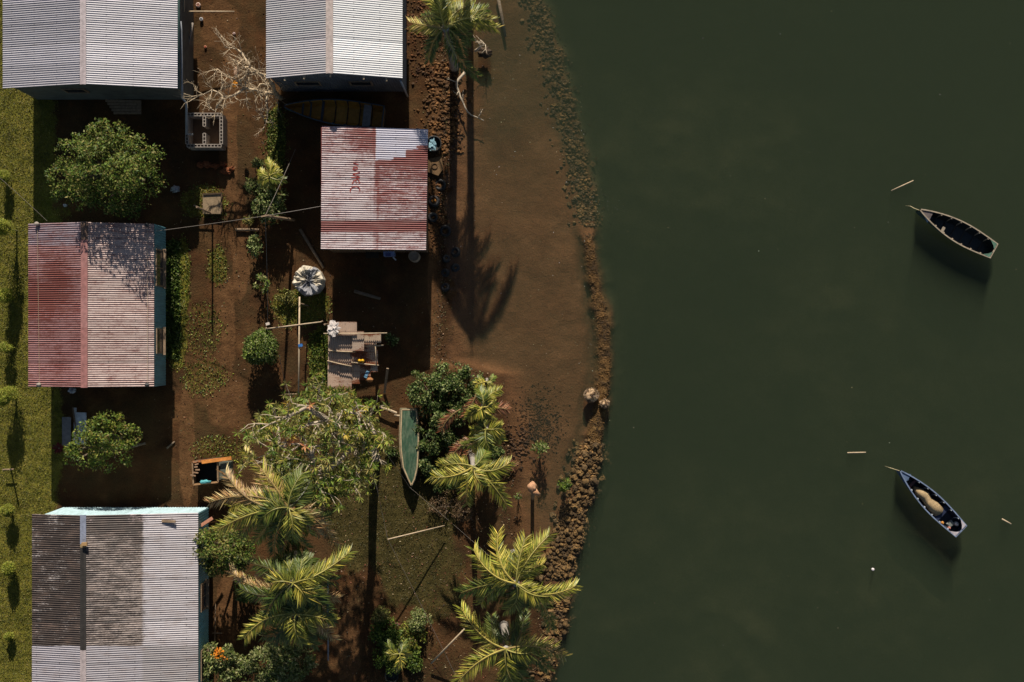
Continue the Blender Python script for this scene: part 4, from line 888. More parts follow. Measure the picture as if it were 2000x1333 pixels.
m = MB(); m.add([tuple(p) for p in lo]+[tuple(p) for p in lo2], [(i, n+i, n+(i+1) % n, (i+1) % n) for i in range(n)], (.05, .08, .06)); m.add([tuple(p) for p in up]+[tuple(p) for p in lo], [(i, n+i, n+(i+1) % n, (i+1) % n) for i in range(n)], (.05, .10, .06)); m.build('side', M['paint'], t)
m = MB()
for i in range(n):
    j = (i+1) % n; m.beam(up[i]+Vector((0, 0, -.01)), up[j]+Vector((0, 0, -.01)), .05, .05, (.50, .38, .22))
    m.beam(lo[i], lo[j], .03, .05, (.42, .33, .2))
m.build('rim', M['paint'], t)
m = MB(); m.tube([P(741, 795, .25), P(760, 801, .3), P(775, 807, .3)], [.04, .05, .045], 7); single('timber_pole', m, M['palewood'], 'short pale log at the square end of the green boat', 'log')
m = MB(); m.tube([P(770, 812, .16), P(818, 813, .16)], .035, 7); single('timber_pole', m, M['palewood'], 'pale crosswise support under the green boat', 'log')
m = MB(); m.beam(P(757, 720, .9), P(751, 768, .05), .09, .05); single('leaning_plank', m, M['wood'], 'leaning brown plank right of the rusty shed', 'plank')

# ------------------------------------------------------------------ rusty shed
t = thing('lean_to', 'low shed of overlapping rusty grey ribbed sheets in the middle', 'shed', P(690, 695, 0))
def sheet(x0, x1, y0, y1, z0, z1, st, skew=0, dz=0, rot=0, cc=(.62, .45, .33)):
    m = MB(); a = P(x0, y1+skew, z1); b = P(x0+rot, y0+skew, z0); c = P(x1+rot, y0, z0+dz); d = P(x1, y1, z1+dz)
    corr(m, quadfn(a, b, c, d), 1, (d-a).length, (0, 0, 1), .08, .014, 8, lambda u, v, p: (*cc, st-.06+.24*abs(2*u-1)**6+.28*noise.noise(Vector((p.x*1.5, p.y*1.5, z0)))))
    m.build('roof_sheet', M['rust'], t, True)
sheet(642, 697, 629, 655, 1.55, 1.50, .40); sheet(641, 688, 652, 688, 1.30, 1.28, .36, cc=(.55, .41, .31)); sheet(641, 687, 684, 712, 1.12, 1.10, .42); sheet(640, 663, 704, 762, .95, .90, .46); sheet(662, 687, 706, 766, .93, .88, .46, cc=(.54, .40, .30))
sheet(688, 711, 647, 686, 1.45, 1.40, .42, cc=(.58, .45, .34)); sheet(708, 744, 652, 670, 1.40, 1.38, .40, skew=0, cc=(.62, .48, .34)); sheet(700, 735, 660, 690, 1.2, 1.18, .52); sheet(684, 706, 685, 712, 1.14, 1.1, .60); sheet(703, 738, 684, 714, 1.05, 1.0, .58); sheet(687, 703, 710, 750, .9, .86, .45); sheet(703, 724, 710, 743, .86, .82, .62); sheet(724, 738, 690, 727, .95, .88, .5, cc=(.56, .48, .38)); sheet(680, 690, 712, 748, .82, .8, .85)
for (a, b, zz) in (((632, 652), (756, 651), 1.56), ((641, 685), (694, 688), 1.32), ((639, 705), (687, 716), 1.14), ((686, 708), (740, 714), 1.16), ((703, 677), (749, 675), 1.28), ((732, 655), (735, 712), 1.30)):
    m = MB(); m.tube([P(*a, zz), P((a[0]+b[0])/2, (a[1]+b[1])/2+.5, zz+.01), P(*b, zz)], .022, 6); m.build('batten', M['palewood'], t, True)
for (a, b, zz) in ((645, 635, 1.5), (694, 633, 1.5), (646, 755, .85), (684, 755, .85), (738, 660, 1.3), (735, 722, .85)):
    m = MB(); m.tube([P(a, b, 0)-Vector((0, 0, .05)), Vector((P(a, b, 0).x, P(a, b, 0).y, zz))], .04, 6); m.build('post', M['wood'], t)
for x, lb in ((702.5, 'left of two yellow round floats on the rusty shed'), (708.5, 'right of two yellow round floats on the rusty shed')):
    m = MB(); m.lathe(P(x, 705, 1.17), [(.01, -.0), (.05, .015), (.068, .06), (.05, .11), (.02, .128), (.015, .15)], 14, col=(.75, .42, .02)); single('yellow_float', m, M['plastic'], lb, 'float', 'yellow floats on the rusty shed', smooth=True)
m = MB(); m.box(P(716, 732, .95), (.13, .26, .04), -.45, col=(.14, .30, .42)); m.box(P(717, 730, .975), (.10, .2, .02), -.45, col=(.18, .34, .48)); single('blue_tray', m, M['plastic'], 'small blue tray on the lower right of the rusty shed', 'tray')
m = MB(); m.blob(P(721, 742, .9), (.14, .09, .06), 3, .5, 2.5, (14, 9), col=(.42, .19, .07)); single('orange_rag', m, M['cloth'], 'crumpled orange rag beside the blue tray on the rusty shed', 'cloth', smooth=True)
m = MB(); m.blob(P(652, 641, 1.62), (.17, .23, .05), 6, .8, 4, (24, 14), col=(.75, .68, .62)); single('white_netting', m, M['cloth'], 'crumpled white sheet at the top left corner of the rusty shed', 'cloth')

# tank under tarpaulin
m = MB(); m.lathe(P(609, 551, 0), [(.50, 0), (.54, .2), (.56, .6), (.57, .95), (.52, 1.05), (.40, 1.08), (.30, 1.03), (.15, .98), (.02, .97)], 64, .12, 3)
vv = []
c0 = P(609, 551, 0)
for p in m.v:
    q = Vector(p)-c0; a = math.atan2(q.y, q.x); r_ = math.hypot(q.x, q.y)
    f = .09*noise.noise(Vector((math.cos(a)*3.2, math.sin(a)*3.2, q.z*2+r_*4)))+.05*noise.noise(Vector((math.cos(a)*7, math.sin(a)*7, r_*9)))
    vv.append(tuple(Vector(p)+Vector((q.x*f*.8, q.y*f*.8, f*2.2 if q.z > .3 else 0))))
m.v = vv; m.col = [((.30, .30, .31) if noise.noise(Vector(v)*2.3) > .12 or v[1] < c0.y-.25 else (.62, .55, .42)) for v in vv]
single('covered_tank', m, M['cloth'], 'round tank wrapped in a crumpled cream and grey tarpaulin', 'tank')

# ------------------------------------------------------------------ block tank, slab, frame bin
t = thing('block_tank', 'open concrete block tank with two compartments at the downpipe', 'block wall', P(399, 257, 0))
def blockwall(a, b, z, th=.13, parts=.13):
    m = MB(); a = Vector(a); b = Vector(b); d = (b-a).normalized(); r = Vector((-d.y, d.x, 0)); L_ = (b-a).length
    for s in (-1, 1): m.beam(a+r*s*(th/2-.014)+Vector((0, 0, z/2)), b+r*s*(th/2-.014)+Vector((0, 0, z/2)), .028, z)
    k = max(1, round(L_/parts))
    for i in range(k+1):
        q = a+d*(L_*i/k); m.beam(q+r*(th/2-.03)+Vector((0, 0, z/2-.003)), q-r*(th/2-.03)+Vector((0, 0, z/2-.003)), .032, z-.004)
    m.box((a+b)/2+Vector((0, 0, z*.4)), (abs(b.x-a.x)+.01 if abs(d.x) > .5 else th-.05, abs(b.y-a.y) if abs(d.y) > .5 else th-.05, z*.8))
    m.build('block_wall', M['concrete'], t)
s_ = lambda x, y: (P(x, y, .8).x, P(x, y, .8).y, 0)
A_, B_, C_, D_ = s_(365, 224), s_(432, 224), s_(432, 285), s_(365, 285)
blockwall(A_, B_, .8); blockwall((B_[0], B_[1]-.07, 0), (C_[0], C_[1]+.07, 0), .8); blockwall(D_, C_, .8); blockwall((A_[0], A_[1]-.07, 0), (D_[0], D_[1]+.07, 0), .8)
mx_ = s_(399, 0)[0]; blockwall((mx_, A_[1]-.07, 0), (mx_, A_[1]-.45, 0), .8); blockwall((mx_, D_[1]+.07, 0), (mx_, D_[1]+.48, 0), .8)
m = MB(); m.box(((A_[0]+B_[0])/2, (A_[1]+D_[1])/2, .05), (1.2, 1.1, .1), col=(.5, .38, .28)); m.build('floor', M['concrete'], t)

m = MB(); m.box(P(415, 399, .10), (.70, .78, .24), .0, col=(.85, .72, .5)); m.box(P(415, 379, .24), (.74, .06, .06), 0.05, col=(.2, .15, .1)); m.box(P(433, 397, .24), (.05, .74, .05), 0, col=(.3, .22, .15))
single('concrete_slab', m, M['concrete'], 'square tan concrete slab box on the bare soil path', 'slab')
m = MB(); m.beam(P(378, 401, .5), P(414, 417, .35), .05, .04); single('wooden_stick', m, M['wood'], 'brown stick lying across the tan concrete slab', 'stick')
m = MB(); m.tube([P(415, 418, 0), Vector((P(415, 418, 0).x, P(415, 418, 0).y, 2.5))], .035, 7); single('clothes_post', m, M['wood'], 'slim upright post below the tan concrete slab casting a long line shadow', 'post')

t = thing('scrap_bin', 'square box of wooden rails with black inside and a turquoise cloth', 'bin', P(408, 920, 0))
z = .9; q = [P(376, 903, z), P(425, 897, z), P(426, 942, z), P(378, 947, z)]
for a_, b_, w_, c in ((0, 1, .08, (1.3, .7, .4)), (1, 2, .06, (1, .9, .8)), (2, 3, .06, (1.4, 1.1, .8)), (3, 0, .05, (.9, .8, .7))):
    m = MB(); m.beam(q[a_], q[b_], w_, .06, c); m.build('rail', M['wood'], t)
g_ = [Vector((p.x, p.y, 0)) for p in q]
for i in range(4):
    j = (i+1) % 4; m = MB(); m.beam((q[i]+g_[j])/2+Vector((0, 0, 0)) if False else (g_[i]+g_[j])/2+Vector((0, 0, .42))-(g_[j]-g_[i])*.48, (g_[i]+g_[j])/2+Vector((0, 0, .42))+(g_[j]-g_[i])*.48, .02, .84, (.25, .22, .2)); m.build('side_panel', M['wood'], t)
m = MB(); m.box(((q[0].x+q[2].x)/2, (q[0].y+q[2].y)/2, .3), (.86, .78, .03), col=(.02, .02, .02)); m.build('black_panel', M['dark'], t)  # flat black sheet filling the inside of the bin
m = MB(); m.beam(P(394, 903, .99), P(452, 895, .99), .13, .05, (2.4, 1.3, .45)); single('orange_board', m, M['wood'], 'orange sunlit board across the top rail of the scrap bin', 'board')
m = MB(); m.box(P(441, 919, .4), (.40, .66, .8), 0, col=(.35, .42, .38)); m.box(P(441, 919, .82), (.42, .68, .04), 0, col=(.3, .38, .34)); single('grey_crate', m, M['concrete'], 'mossy grey block standing right of the scrap bin', 'block')
m = MB(); m.blob(P(401, 941, .96), (.20, .06, .04), 2, .6, 3, (14, 8), col=(.12, .45, .48)); single('turquoise_cloth', m, M['cloth'], 'turquoise cloth hanging on the scrap bin rail', 'cloth', smooth=True)
m = MB()
for k in range(6): m.beam(P(372+random.uniform(0, 12), 903+k*5, 1.0), P(382+random.uniform(0, 10), 900+k*6, .98), .05, .03, (1.1, .95, .9))
single('scrap_wood_pile', m, M['wood'], 'grey scrap wood heaped on the left corner of the scrap bin', 'scrap wood')

# ------------------------------------------------------------------ poles, wires, pipes
def pole(name, a, b, r, mat, label, cat, mid=0, col=None, r2=None):
    a = P(*a); b = P(*b); m = MB(); m.tube([a, a.lerp(b, .5)+Vector((0, 0, mid)), b], [r, r, r2 or r*.8], 7, col); return single(name, m, mat, label, cat, smooth=True)
t = thing('wire_pole', 'leaning wooden pole carrying the cables left of the patched roof hut', 'pole', P(545, 428, 0))
m = MB(); m.tube([P(574, 430, 0), P(518, 422, 3.6)], [.06, .045], 8); m.build('shaft', M['wood'], t); m = MB(); m.box(P(518, 422, 3.6), (.30, .05, .05), .2); m.build('crossarm', M['wood'], t)
pole('red_trimmed_plank', (545, 424, .1), (574, 431, .1), .04, M['wood'], 'short dark plank lying at the foot of the wire pole', 'plank')
def wire(pts, label, r=.009):
    pts = [P(*p) for p in pts]; a, b = pts[0], pts[-1]; n = 12; L_ = (b-a).length
    m = MB(); m.tube([a.lerp(b, k/n)-Vector((0, 0, 4*.02*L_*(k/n)*(1-k/n))) for k in range(n+1)], r, 5); single('cable', m, M['wire'], label, 'cable', origin=tuple(a))
wire([(303, 452, 2.35), (518, 422, 3.6)], 'cable from the red worn house to the wire pole', .010)
wire([(518, 422, 3.6), (628, 403, 2.9)], 'cable from the wire pole to the patched roof hut', .010)
wire([(518, 422, 3.6), (577, 292, 1.2)], 'dark cable slanting up from the wire pole into the shade')
wire([(518, 422, 3.6), (523, 634, 1.2)], 'long cable running down from the wire pole to the round bush')
wire([(545, 694, 1.2), (561, 772, .1)], 'short guy rope below the neat round bush', .008)
wire([(0, 348, .9), (92, 432, 2.3)], 'thin orange line from the lawn to the corner of the red worn roof', .005)
wire([(742, 868, 2.5), (800, 952, .8)], 'thin line crossing the point of the green boat', .007)
wire([(722, 890, 2.5), (757, 1053, 2.0)], 'thin line from the frangipani tree to the bamboo prop', .007)
wire([(757, 1053, 2.0), (890, 1320, .5)], 'thin line from the bamboo prop to the bottom of the yard', .007)
wire([(800, 952, .8), (960, 1090, 4.0)], 'thin line from the green boat to the bright palm', .004)
wire([(563, -10, 2.4), (506, 150, 2.0)], 'thin cable hanging beside the left eave of the brightest white roof', .006)
pole('bamboo_pole', (757, 1054, 2.0), (868, 1027, .4), .025, M['palewood'], 'slanting bamboo prop tied to a line over the mossy yard', 'pole', r2=.02)
pole('bamboo_pole', (842, 1296, .3), (907, 1229, 1.4), .035, M['palewood'], 'pale pole leaning beside the bottom palm', 'pole')
pole('metal_pipe', (640, 1110, 2.4), (641, 1290, .6), .035, mk('blue_grey_pipe', (.28, .29, .33), .5), 'long blue grey pipe hanging right of the dark palms', 'pipe')
pole('bamboo_pole', (585, 580, 1.4), (583, 785, 1.4), .032, M['palewood'], 'long thin white pole running down from the covered tank', 'pole')
pole('bamboo_pole', (519, 643, 1.3), (628, 629, 1.5), .03, M['palewood'], 'pale pole reaching from the neat round bush to the rusty shed', 'pole')
pole('clothes_post', (603, 598, 0), (586, 593, 1.4), .03, M['wood'], 'short stub post at the top of the long white pole', 'post')
pole('clothes_post', (584, 770, 0), (583, 772, 1.4), .03, M['wood'], 'post holding the lower end of the long white pole', 'post')
pole('clothes_post', (628, 628, 0), (630, 628, 1.5), .03, M['wood'], 'post at the right end of the pole beside the rusty shed', 'post')
pole('clothes_post', (520, 640, 0), (520, 642, 1.3), .03, M['wood'], 'post at the left end of the pole by the neat round bush', 'post')
m = MB(); m.box(P(523, 633, 1.3), (.14, .1, .1), .3, col=(.7, .6, .5)); single('junction_box', m, M['plastic'], 'small pale box on the cable above the neat round bush', 'box')
m = MB(); m.box(P(587, 675, 1.42), (.16, .11, .09), .2, col=(.04, .16, .42)); m.box(P(589, 676, 1.45), (.08, .06, .08), .6, col=(.05, .2, .5)); single('blue_peg', m, M['plastic'], 'small blue rag on the long white pole', 'cloth')
pole('wooden_rail', (551, 771, .1), (583, 770, .1), .03, M['wood'], 'short rail on the ground at the foot of the guy rope', 'rail')
pole('beam_or_shadow_bar', (460, 449, .08), (506, 449, .08), .06, M['wood'], 'row of brown bricks edging the path below the slab', 'edging')
pole('beam_or_shadow_bar', (586, 448, .08), (632, 524, .06), .06, M['bark'], 'long dark bar shaped as the wire pole shadow left of the patched roof hut', 'plank')  # dark bar laid down as the cast shadow of the wire pole
pole('bamboo_pole', (365, 23, 1.5), (458, 23, 1.3), .03, M['palewood'], 'thin pale rail at the top between the two white roofs', 'pole')
pole('metal_pipe', (359, -20, 1.5), (360, 23, 1.5), .03, M['palewood'], 'thin pale upright rail by the first white roof at the top edge', 'pole')
pole('beam_or_shadow_bar', (376, 45, .9), (368, 97, .5), .045, M['concrete'], 'leaning grey white post beside the first white roof', 'post')
pole('fallen_log', (243, 876, .1), (284, 866, .15), .06, M['bark'], 'broken grey log right of the small bright tree', 'log')
pole('fallen_log', (326, 876, .06), (341, 863, .06), .04, M['bark'], 'short grey log at the shade edge below the red worn roof', 'log')
pole('fallen_log', (692, 569, .08), (743, 584, .08), .07, M['bark'], 'brown log lying in the shade below the patched roof hut', 'log')
pole('sunken_log', (972, -10, -.25), (987, 72, -.3), .07, M['bark'], 'sunken log in the brown shallows at the top edge', 'log')
pole('floating_stick', (1741, 373, -.12), (1784, 353, -.06), .026, M['palewood'], 'pale stick floating above the upper black boat', 'stick', mid=-.0)
pole('floating_stick', (1655, 885, -.10), (1691, 884, -.08), .028, M['palewood'], 'pale stick floating left of the blue boat', 'stick')
pole('floating_stick', (1957, 1014, -.10), (1975, 1024, -.08), .03, M['palewood'], 'short pale stick floating near the right edge', 'stick')
m = MB(); m.lathe(P(1704, 1112, -.16), [(.04, 0), (.055, .02), (.055, .09), (.03, .11)], 10, col=(.85, .75, .75)); single('white_float', m, M['plastic'], 'tiny white float alone on the dark water below the blue boat', 'float')
pole('stone_edging', (5, 918, .35), (27, 917, .35), .035, M['wood'], 'short wooden bar at the tap on the left lawn', 'bar')
m = MB(); m.tube([P(21, 917, 0), P(21, 917, .8)], .03, 6); single('garden_tap', m, M['dark'], 'thin dark standpipe on the left lawn', 'tap')

# ------------------------------------------------------------------ driftwood, stump, sack post, hairy stumps
def branchy(name, label, pts, r, mat, tw=3, cat='branch', L_=.3):
    m = MB(); q = [P(*p) for p in pts]; ends = []; n = len(q); fine = []
    for a_, b_ in zip(q[:-1], q[1:]): fine += [a_, a_.lerp(b_, .5)+Vector([random.uniform(-.04, .04) for _ in range(3)])]
    fine.append(q[-1]); n = len(fine); m.tube(fine, [r*(1-.7*i/(n-1)) for i in range(n)], 6)
    for k in range(tw): twigs(m, random.choice(fine[2:]), (random.uniform(-1, 1), random.uniform(-1, 1), .2), L_, r*.4, 1, ends)
    return single(name, m, mat, label, cat, smooth=True)
branchy('driftwood', 'pale curved dead branch lying below the tall single palm', [(908, 142, .15), (896, 155, .25), (892, 170, .3), (899, 190, .3), (908, 210, .25), (920, 225, .15), (945, 236, .02)], .06, M['palebark'], 4)
branchy('driftwood', 'forked dead branch at the water edge right of the tall single palm', [(928, 100, .1), (938, 92, .3), (948, 88, .3)], .06, M['palebark'], 4)
m = MB(); m.blob(P(947, 103, 0), (.26, .2, .16), 4, .6, 3, (16, 10), (.35, .3, .25)); single('tree_stump', m, M['bark'], 'dark rotten stump in the shallows right of the tall palm', 'stump', smooth=True)
t = thing('sack_post', 'pinkish leaning stump like a sack on a post in the shallows', 'stump', P(1040, 968, -.2)); m = MB(); m.tube([P(1040, 975, -.3), P(1041, 960, 1.9)], [.07, .08], 8); m.build('post', M['wood'], t, True)
m = MB(); m.blob(P(1039, 952, 2.0), (.17, .2, .16), 2, .25, 1.6, (16, 10), (.9, .6, .45)); m.tube([P(1042, 958, 2.0), P(1050, 965, 1.9), P(1055, 966, 1.85)], [.13, .08, .03], 10, (1.1, .7, .5)); m.build('sack', M['palebark'], t, True)
for (x, y, r_, seed, lb) in ((1155, 772, .36, 1, 'bristly pale root clump on the left of the stone dike'), (1181, 789, .24, 2, 'smaller furry grey clump on the right of the stone dike')):
    t = thing('root_clump', lb, 'root clump', P(x, y, -.15), 'root clumps on the stone dike')
    m = MB(); m.blob(P(x, y, .05), (r_*.75, r_*.7, r_*.7), seed, .4, 2, (16, 10), (1.0, .82, .65)); m.build('clump', M['palebark'], t, True)
    Lf = Leaves(); n = 900 if seed == 1 else 500; d = rdir(n); d[:, 2] = abs(d[:, 2]); Lf.add(np.array(P(x, y, .05))+d*r_*.6, d+rng.normal(0, .4, (n, 3)), rdir(n)+np.array((0, .6, .6)), .11 if seed == 1 else .07, .022, pick([(.35, .24, .13), (.22, .15, .09), (.5, .4, .3)], n)); Lf.build('roots', M['leaf'], t)
for (i, (x, y, s_, cc, lb)) in enumerate([(343, 370, .16, (.42, .42, .44), 'white rag on dark ground right of the big round tree'), (141, 763, .13, (.5, .5, .55), 'pale crumpled bag just below the red worn roof'), (127, 402, .07, (.75, .75, .78), 'small white pot at the lower left of the big round tree')]):
    m = MB(); m.blob(P(x, y, .08), (s_, s_*.8, .07), i+5, .6, 2.6, (14, 9), cc); single('white_rag' if i < 2 else 'white_pot', m, M['cloth'], lb, 'rag' if i < 2 else 'pot', smooth=True)
for k, (x, y, s_) in enumerate(((392, 323, .16), (405, 322, .18), (420, 325, .15), (436, 322, .14), (443, 334, .2), (452, 330, .12))):
    m = MB(); m.blob(P(x, y, .06), (s_, s_*.7, .13), k, .5, 2.4, (12, 8), (1.6, 1.3, 1.1)); single('earth_clod', m, M['soilclod'], 'red earth clod in the row below the concrete block tank', 'earth clod', 'red earth clods below the block tank')
# timber stack behind white roof 1 and white boards by small tree
t = thing('plank_stack', 'dark stack of old boards in the shade below the first white roof', 'planks', P(240, 208, 0))
for k in range(5):
    m = MB(); m.beam(P(206+k*4, 197+k*6, .08+.01*k), P(276, 199+k*5.5, .1), .10, .03); m.build('board', M['wood'], t)
t = thing('board_pile', 'white and grey boards beside the small bright tree', 'boards', P(145, 840, 0))
for (x, w_, y0, y1, c) in ((130, .34, 815, 872, (.16, .15, .16)), (147, .10, 797, 850, (.45, .45, .5)), (158, .42, 806, 868, (.42, .44, .52)), (147, .14, 845, 870, (.40, .42, .5))):
    m = MB(); m.beam(P(x, y0, .25), P(x, y1, .12), w_, .03, c); m.build('board', M['paint'], t)
m = MB(); m.beam(P(142, 796, .34), P(150, 852, .26), .05, .05, (.4, .35, .35)); m.build('stick', M['wood'], t)
# things under hut eave
m = MB(); m.lathe(P(811, 503, 0), [(.20, 0), (.21, .02), (.21, .72), (.19, .76), (.17, .70), (.02, .70)], 22, col=(1.1, 1.0, .85)); single('drum', m, M['concrete'], 'round drum with pale lid at the lower right of the patched roof hut', 'drum', smooth=False)
m = MB(); m.box(P(761, 496, .35), (.42, .2, .6), .05, col=(.30, .38, .62)); m.box(P(758, 498, .67), (.2, .12, .04), .05, col=(.1, .12, .3)); m.tube([P(768, 503, .5), P(773, 508, .3)], .03, 6, (.5, .55, .6)); single('blue_machine', m, M['plastic'], 'pale blue box below the patched roof hut beside the drum', 'box')
m = MB(); m.box(P(727, 497, .3), (.5, .3, .05), 0, col=(.12, .12, .11)); m.box(P(727, 497, .14), (.4, .22, .25), 0, col=(.08, .08, .08)); single('workbench', m, M['wood'], 'dark low bench below the patched roof hut', 'bench')
t = thing('round_basin', 'round dark basin holding a blue white sheet beside the patched roof hut', 'basin', P(848, 283, 0)); m = MB()
m.lathe(P(848, 283, 0), [(.20, .0), (.29, .05), (.31, .28), (.27, .30), (.25, .12), (.02, .10)], 24, col=(1.5, 1.5, 1.4)); m.build('bowl', M['rubber'], t, True)
m = MB(); m.blob(P(845, 283, .24), (.13, .22, .07), 4, .7, 3, (16, 10), (.25, .42, .48)); m.build('blue_sheet', M['cloth'], t)
m = MB(); m.poly([(P(x, y).x, P(x, y).y) for x, y in ((835, 312), (862, 306), (866, 330), (856, 344), (834, 336))], -.02, .07, (.5, .34, .18)); m.lathe(P(849, 325, .06), [(.12, 0), (.12, .04), (.09, .04), (.09, .0)], 18, col=(.35, .24, .14)); single('stone_slab', m, M['concrete'], 'flat brown slab with a ring mark above the tyres', 'slab')
TY = [(859, 361, .27, 'topmost old tyre beside the patched roof hut'), (847, 393, .27, 'old tyre filled with orange mud beside the patched roof hut'), (845, 425, .23, 'old tyre half under the eave below the mud filled tyre'), (869, 451, .27, 'old tyre in the palm shadow right of the roof corner'), (889, 492, .23, 'rightmost old tyre lying in the shallow water'), (871, 505, .19, 'old tyre below the drum level in the palm shadow'), (889, 523, .20, 'mud filled tyre near the lower end of the tyre row'), (869, 533, .20, 'old tyre just above the lowest one in the row'), (869, 561, .21, 'lowest old tyre in the row along the shore')]
for k, (x, y, r_, lb) in enumerate(TY):
    c = P(x, y, 0); c.z = max(gz(x, y), -.16)-.08; r_ *= .9; t = thing('old_tyre', lb, 'tyre', c, 'old tyres along the shore beside the hut'); m = MB(); n = 26
    ring = [(r_*math.cos(2*PI*i/n), r_*math.sin(2*PI*i/n)) for i in range(n)]; w_ = .075; prof = [(math.cos(2*PI*j/8)*w_, math.sin(2*PI*j/8)*.09) for j in range(8)]
    vs = [c+Vector(((r_-w_+pr)*math.cos(2*PI*i/n), (r_-w_+pr)*math.sin(2*PI*i/n), pz+.07+.045*math.cos(2*PI*i/n+k*1.7))) for i in range(n) for (pr, pz) in prof]
    m.add(vs, [(i*8+j, ((i+1) % n)*8+j, ((i+1) % n)*8+(j+1) % 8, i*8+(j+1) % 8) for i in range(n) for j in range(8)]); m.build('tyre_ring', M['rubber'], t, True)
    m = MB(); m.blob(c+Vector((0, 0, .02)), (r_-.1, r_-.1, .08), k, .5, 3, (14, 8), (2.2, 1.5, .7) if k in (1, 6) else (.9, .7, .5)); m.build('mud_fill', M['rock'], t, True)
# pot in weed bed, dry fallen fronds
m = MB(); m.lathe(P(766, 1318, 0), [(.20, 0), (.25, .22), (.27, .24), (.23, .22), (.18, .08), (.02, .08)], 22, col=(1.5, 1.6, 1.3)); single('plant_pot', m, M['rubber'], 'round dark pot at the bottom of the round weed bed', 'pot')
pole('fallen_board', (752, 1214, .2), (788, 1222, .2), .05, mk('dark_red_wood', (.16, .06, .045), .8), 'dark red board in the top of the round weed bed', 'board')
def dryfrond(label, a, b, kind='b'):
    A = P(*a); t = thing('dry_frond', label, 'dry frond', A, 'dry fallen palm fronds'); o = frond(t, A, P(*b), kind, .34, .12, 34); return t
PB_ = PB[:]; PB[:] = [(.34, .13, .06), (.24, .08, .035), (.42, .22, .11)]
dryfrond('dry reddish frond fallen below the thicket, pointing left', (925, 855, 1.5), (878, 900, 1.3)); dryfrond('dry reddish frond fallen under the small palms', (930, 845, 1.5), (902, 900, 1.3)); dryfrond('dry reddish frond fallen beside the arching palm', (935, 872, 1.5), (885, 885, 1.3))
dryfrond('dry reddish frond lying on the middle of the thicket', (900, 800, 1.5), (862, 842, 1.35)); dryfrond('dry frond hanging at the top right of the thicket', (930, 770, 1.6), (905, 815, 1.4))
dryfrond('reddish dry frond right of the large brown palm', (655, 965, .3), (625, 1010, .15)); dryfrond('reddish dry frond below the leaf tufts of the frangipani tree', (645, 985, .2), (610, 1000, .15)); dryfrond('thin dry frond on the water edge right of the arching palm', (965, 915, .3), (1004, 912, .1))
dryfrond('thin dry frond standing out right of the small upright palm', (960, 800, .5), (990, 800, .6)); PB[:] = PB_

# ------------------------------------------------------------------ rocks
rock_meshes = []
for k in range(14):
    m = MB(); m.blob((0, 0, 0), (1, random.uniform(.75, 1), random.uniform(.55, .8)), k*1.7, .42, 1.6, (12, 8), (random.uniform(.5, 1.5),)*3)
    m.col = [tuple(c*(1, .95, .8)[i] if k % 3 else c for i, c in enumerate(q)) for q in m.col]
    o = m.build('rock', M['rock'], None, k % 2 == 0); rock_meshes.append(o.data); bpy.data.objects.remove(o)
placed = []
def rock(px, py, r, lb, grp, dz=0.):
    o = bpy.data.objects.new('rock', random.choice(rock_meshes)); C.objects.link(o); z = gz(px, py); q = P(px, py, 0)
    o.location = (q.x, q.y, z+r*.25+dz); o.scale = (r, r, r*.9); o.rotation_euler = (random.uniform(-.4, .4), random.uniform(-.4, .4), random.random()*6.3); tag(o, lb, 'rock', grp)
    placed.append((px, py, r))
def scatter(n, yr, offs, rr, lb, grp, dz=0., mind=.8):
    c = 0; tries = 0
    while c < n and tries < n*60:
        tries += 1; y = random.uniform(*yr); x = float(np.interp(y, dy, dx))+max(min(random.gauss(0, .55), 1.3), -1.3)*(offs[1]-offs[0])/2+(offs[0]+offs[1])/2; r = rr[0]+(rr[1]-rr[0])*random.random()**1.7
        if any(abs(x-a)*PX < (r+b_)*mind and abs(y-b)*PX < (r+b_)*mind and math.hypot(x-a, y-b)*PX < (r+b_)*mind for a, b, b_ in placed): continue
        rock(x, y, r, lb, grp, dz); c += 1
scatter(140, (985, 1130), (-36, 34), (.065, .17), 'brown rock in the dense exposed heap beside the bright palm', 'rocks of the dense exposed heap', .03, .8)
scatter(66, (868, 985), (-38, 34), (.065, .18), 'brown rock in the loose heap just below the stone dike', 'rocks of the loose heap below the dike', .03, .8)
scatter(66, (0, 430), (-30, 34), (.07, .17), 'sunken brown rock in the long row along the upper shore', 'sunken rocks of the upper row', -.03, .8)
scatter(28, (1135, 1333), (-26, 22), (.09, .15), 'dark brown rock at the water edge beside the bottom palm', 'rocks beside the bottom palm', 0, .9)
print('rocks', len(placed))
# small rubble, uncountable
m = MB()
def rub(n, fn, rr, col=None):
    for _ in range(n):
        x, y = fn(); r = random.uniform(*rr); q = P(x, y, 0)
        m.blob((q.x, q.y, gz(x, y)+r*.2), (r, r*random.uniform(.6, 1), r*.7), random.random()*20, .4, 1.5, (6, 4), col or random.choice(((1, 1, 1), (1.3, 1.2, 1), (.7, .65, .55))))
dk_ = lambda y, a, b: float(np.interp(y, dy, dx))+random.uniform(a, b)
def f1():
    y = random.choice((random.uniform(-20, 440), random.uniform(860, 1340))); return float(np.interp(y, dy, dx))+random.gauss(0, 15)+14*noise.noise(Vector((y*.02, 0, 0))), y
rub(2400, f1, (.025, .085))
def f1b():
    y = random.uniform(455, 900); return float(np.interp(y, dy, dx))+random.gauss(0, 9), y
rub(3200, f1b, (.012, .030), (.85, .74, .55))
rub(600, lambda: (random.gauss(865, 22), random.uniform(120, 300)), (.025, .085), (.8, .6, .42))
rub(420, lambda: (random.gauss(830, 22), random.uniform(0, 150)), (.02, .06), (.7, .45, .3))
rub(220, lambda: (random.gauss(848, 9), random.uniform(300, 500)), (.02, .05), (.75, .5, .32))
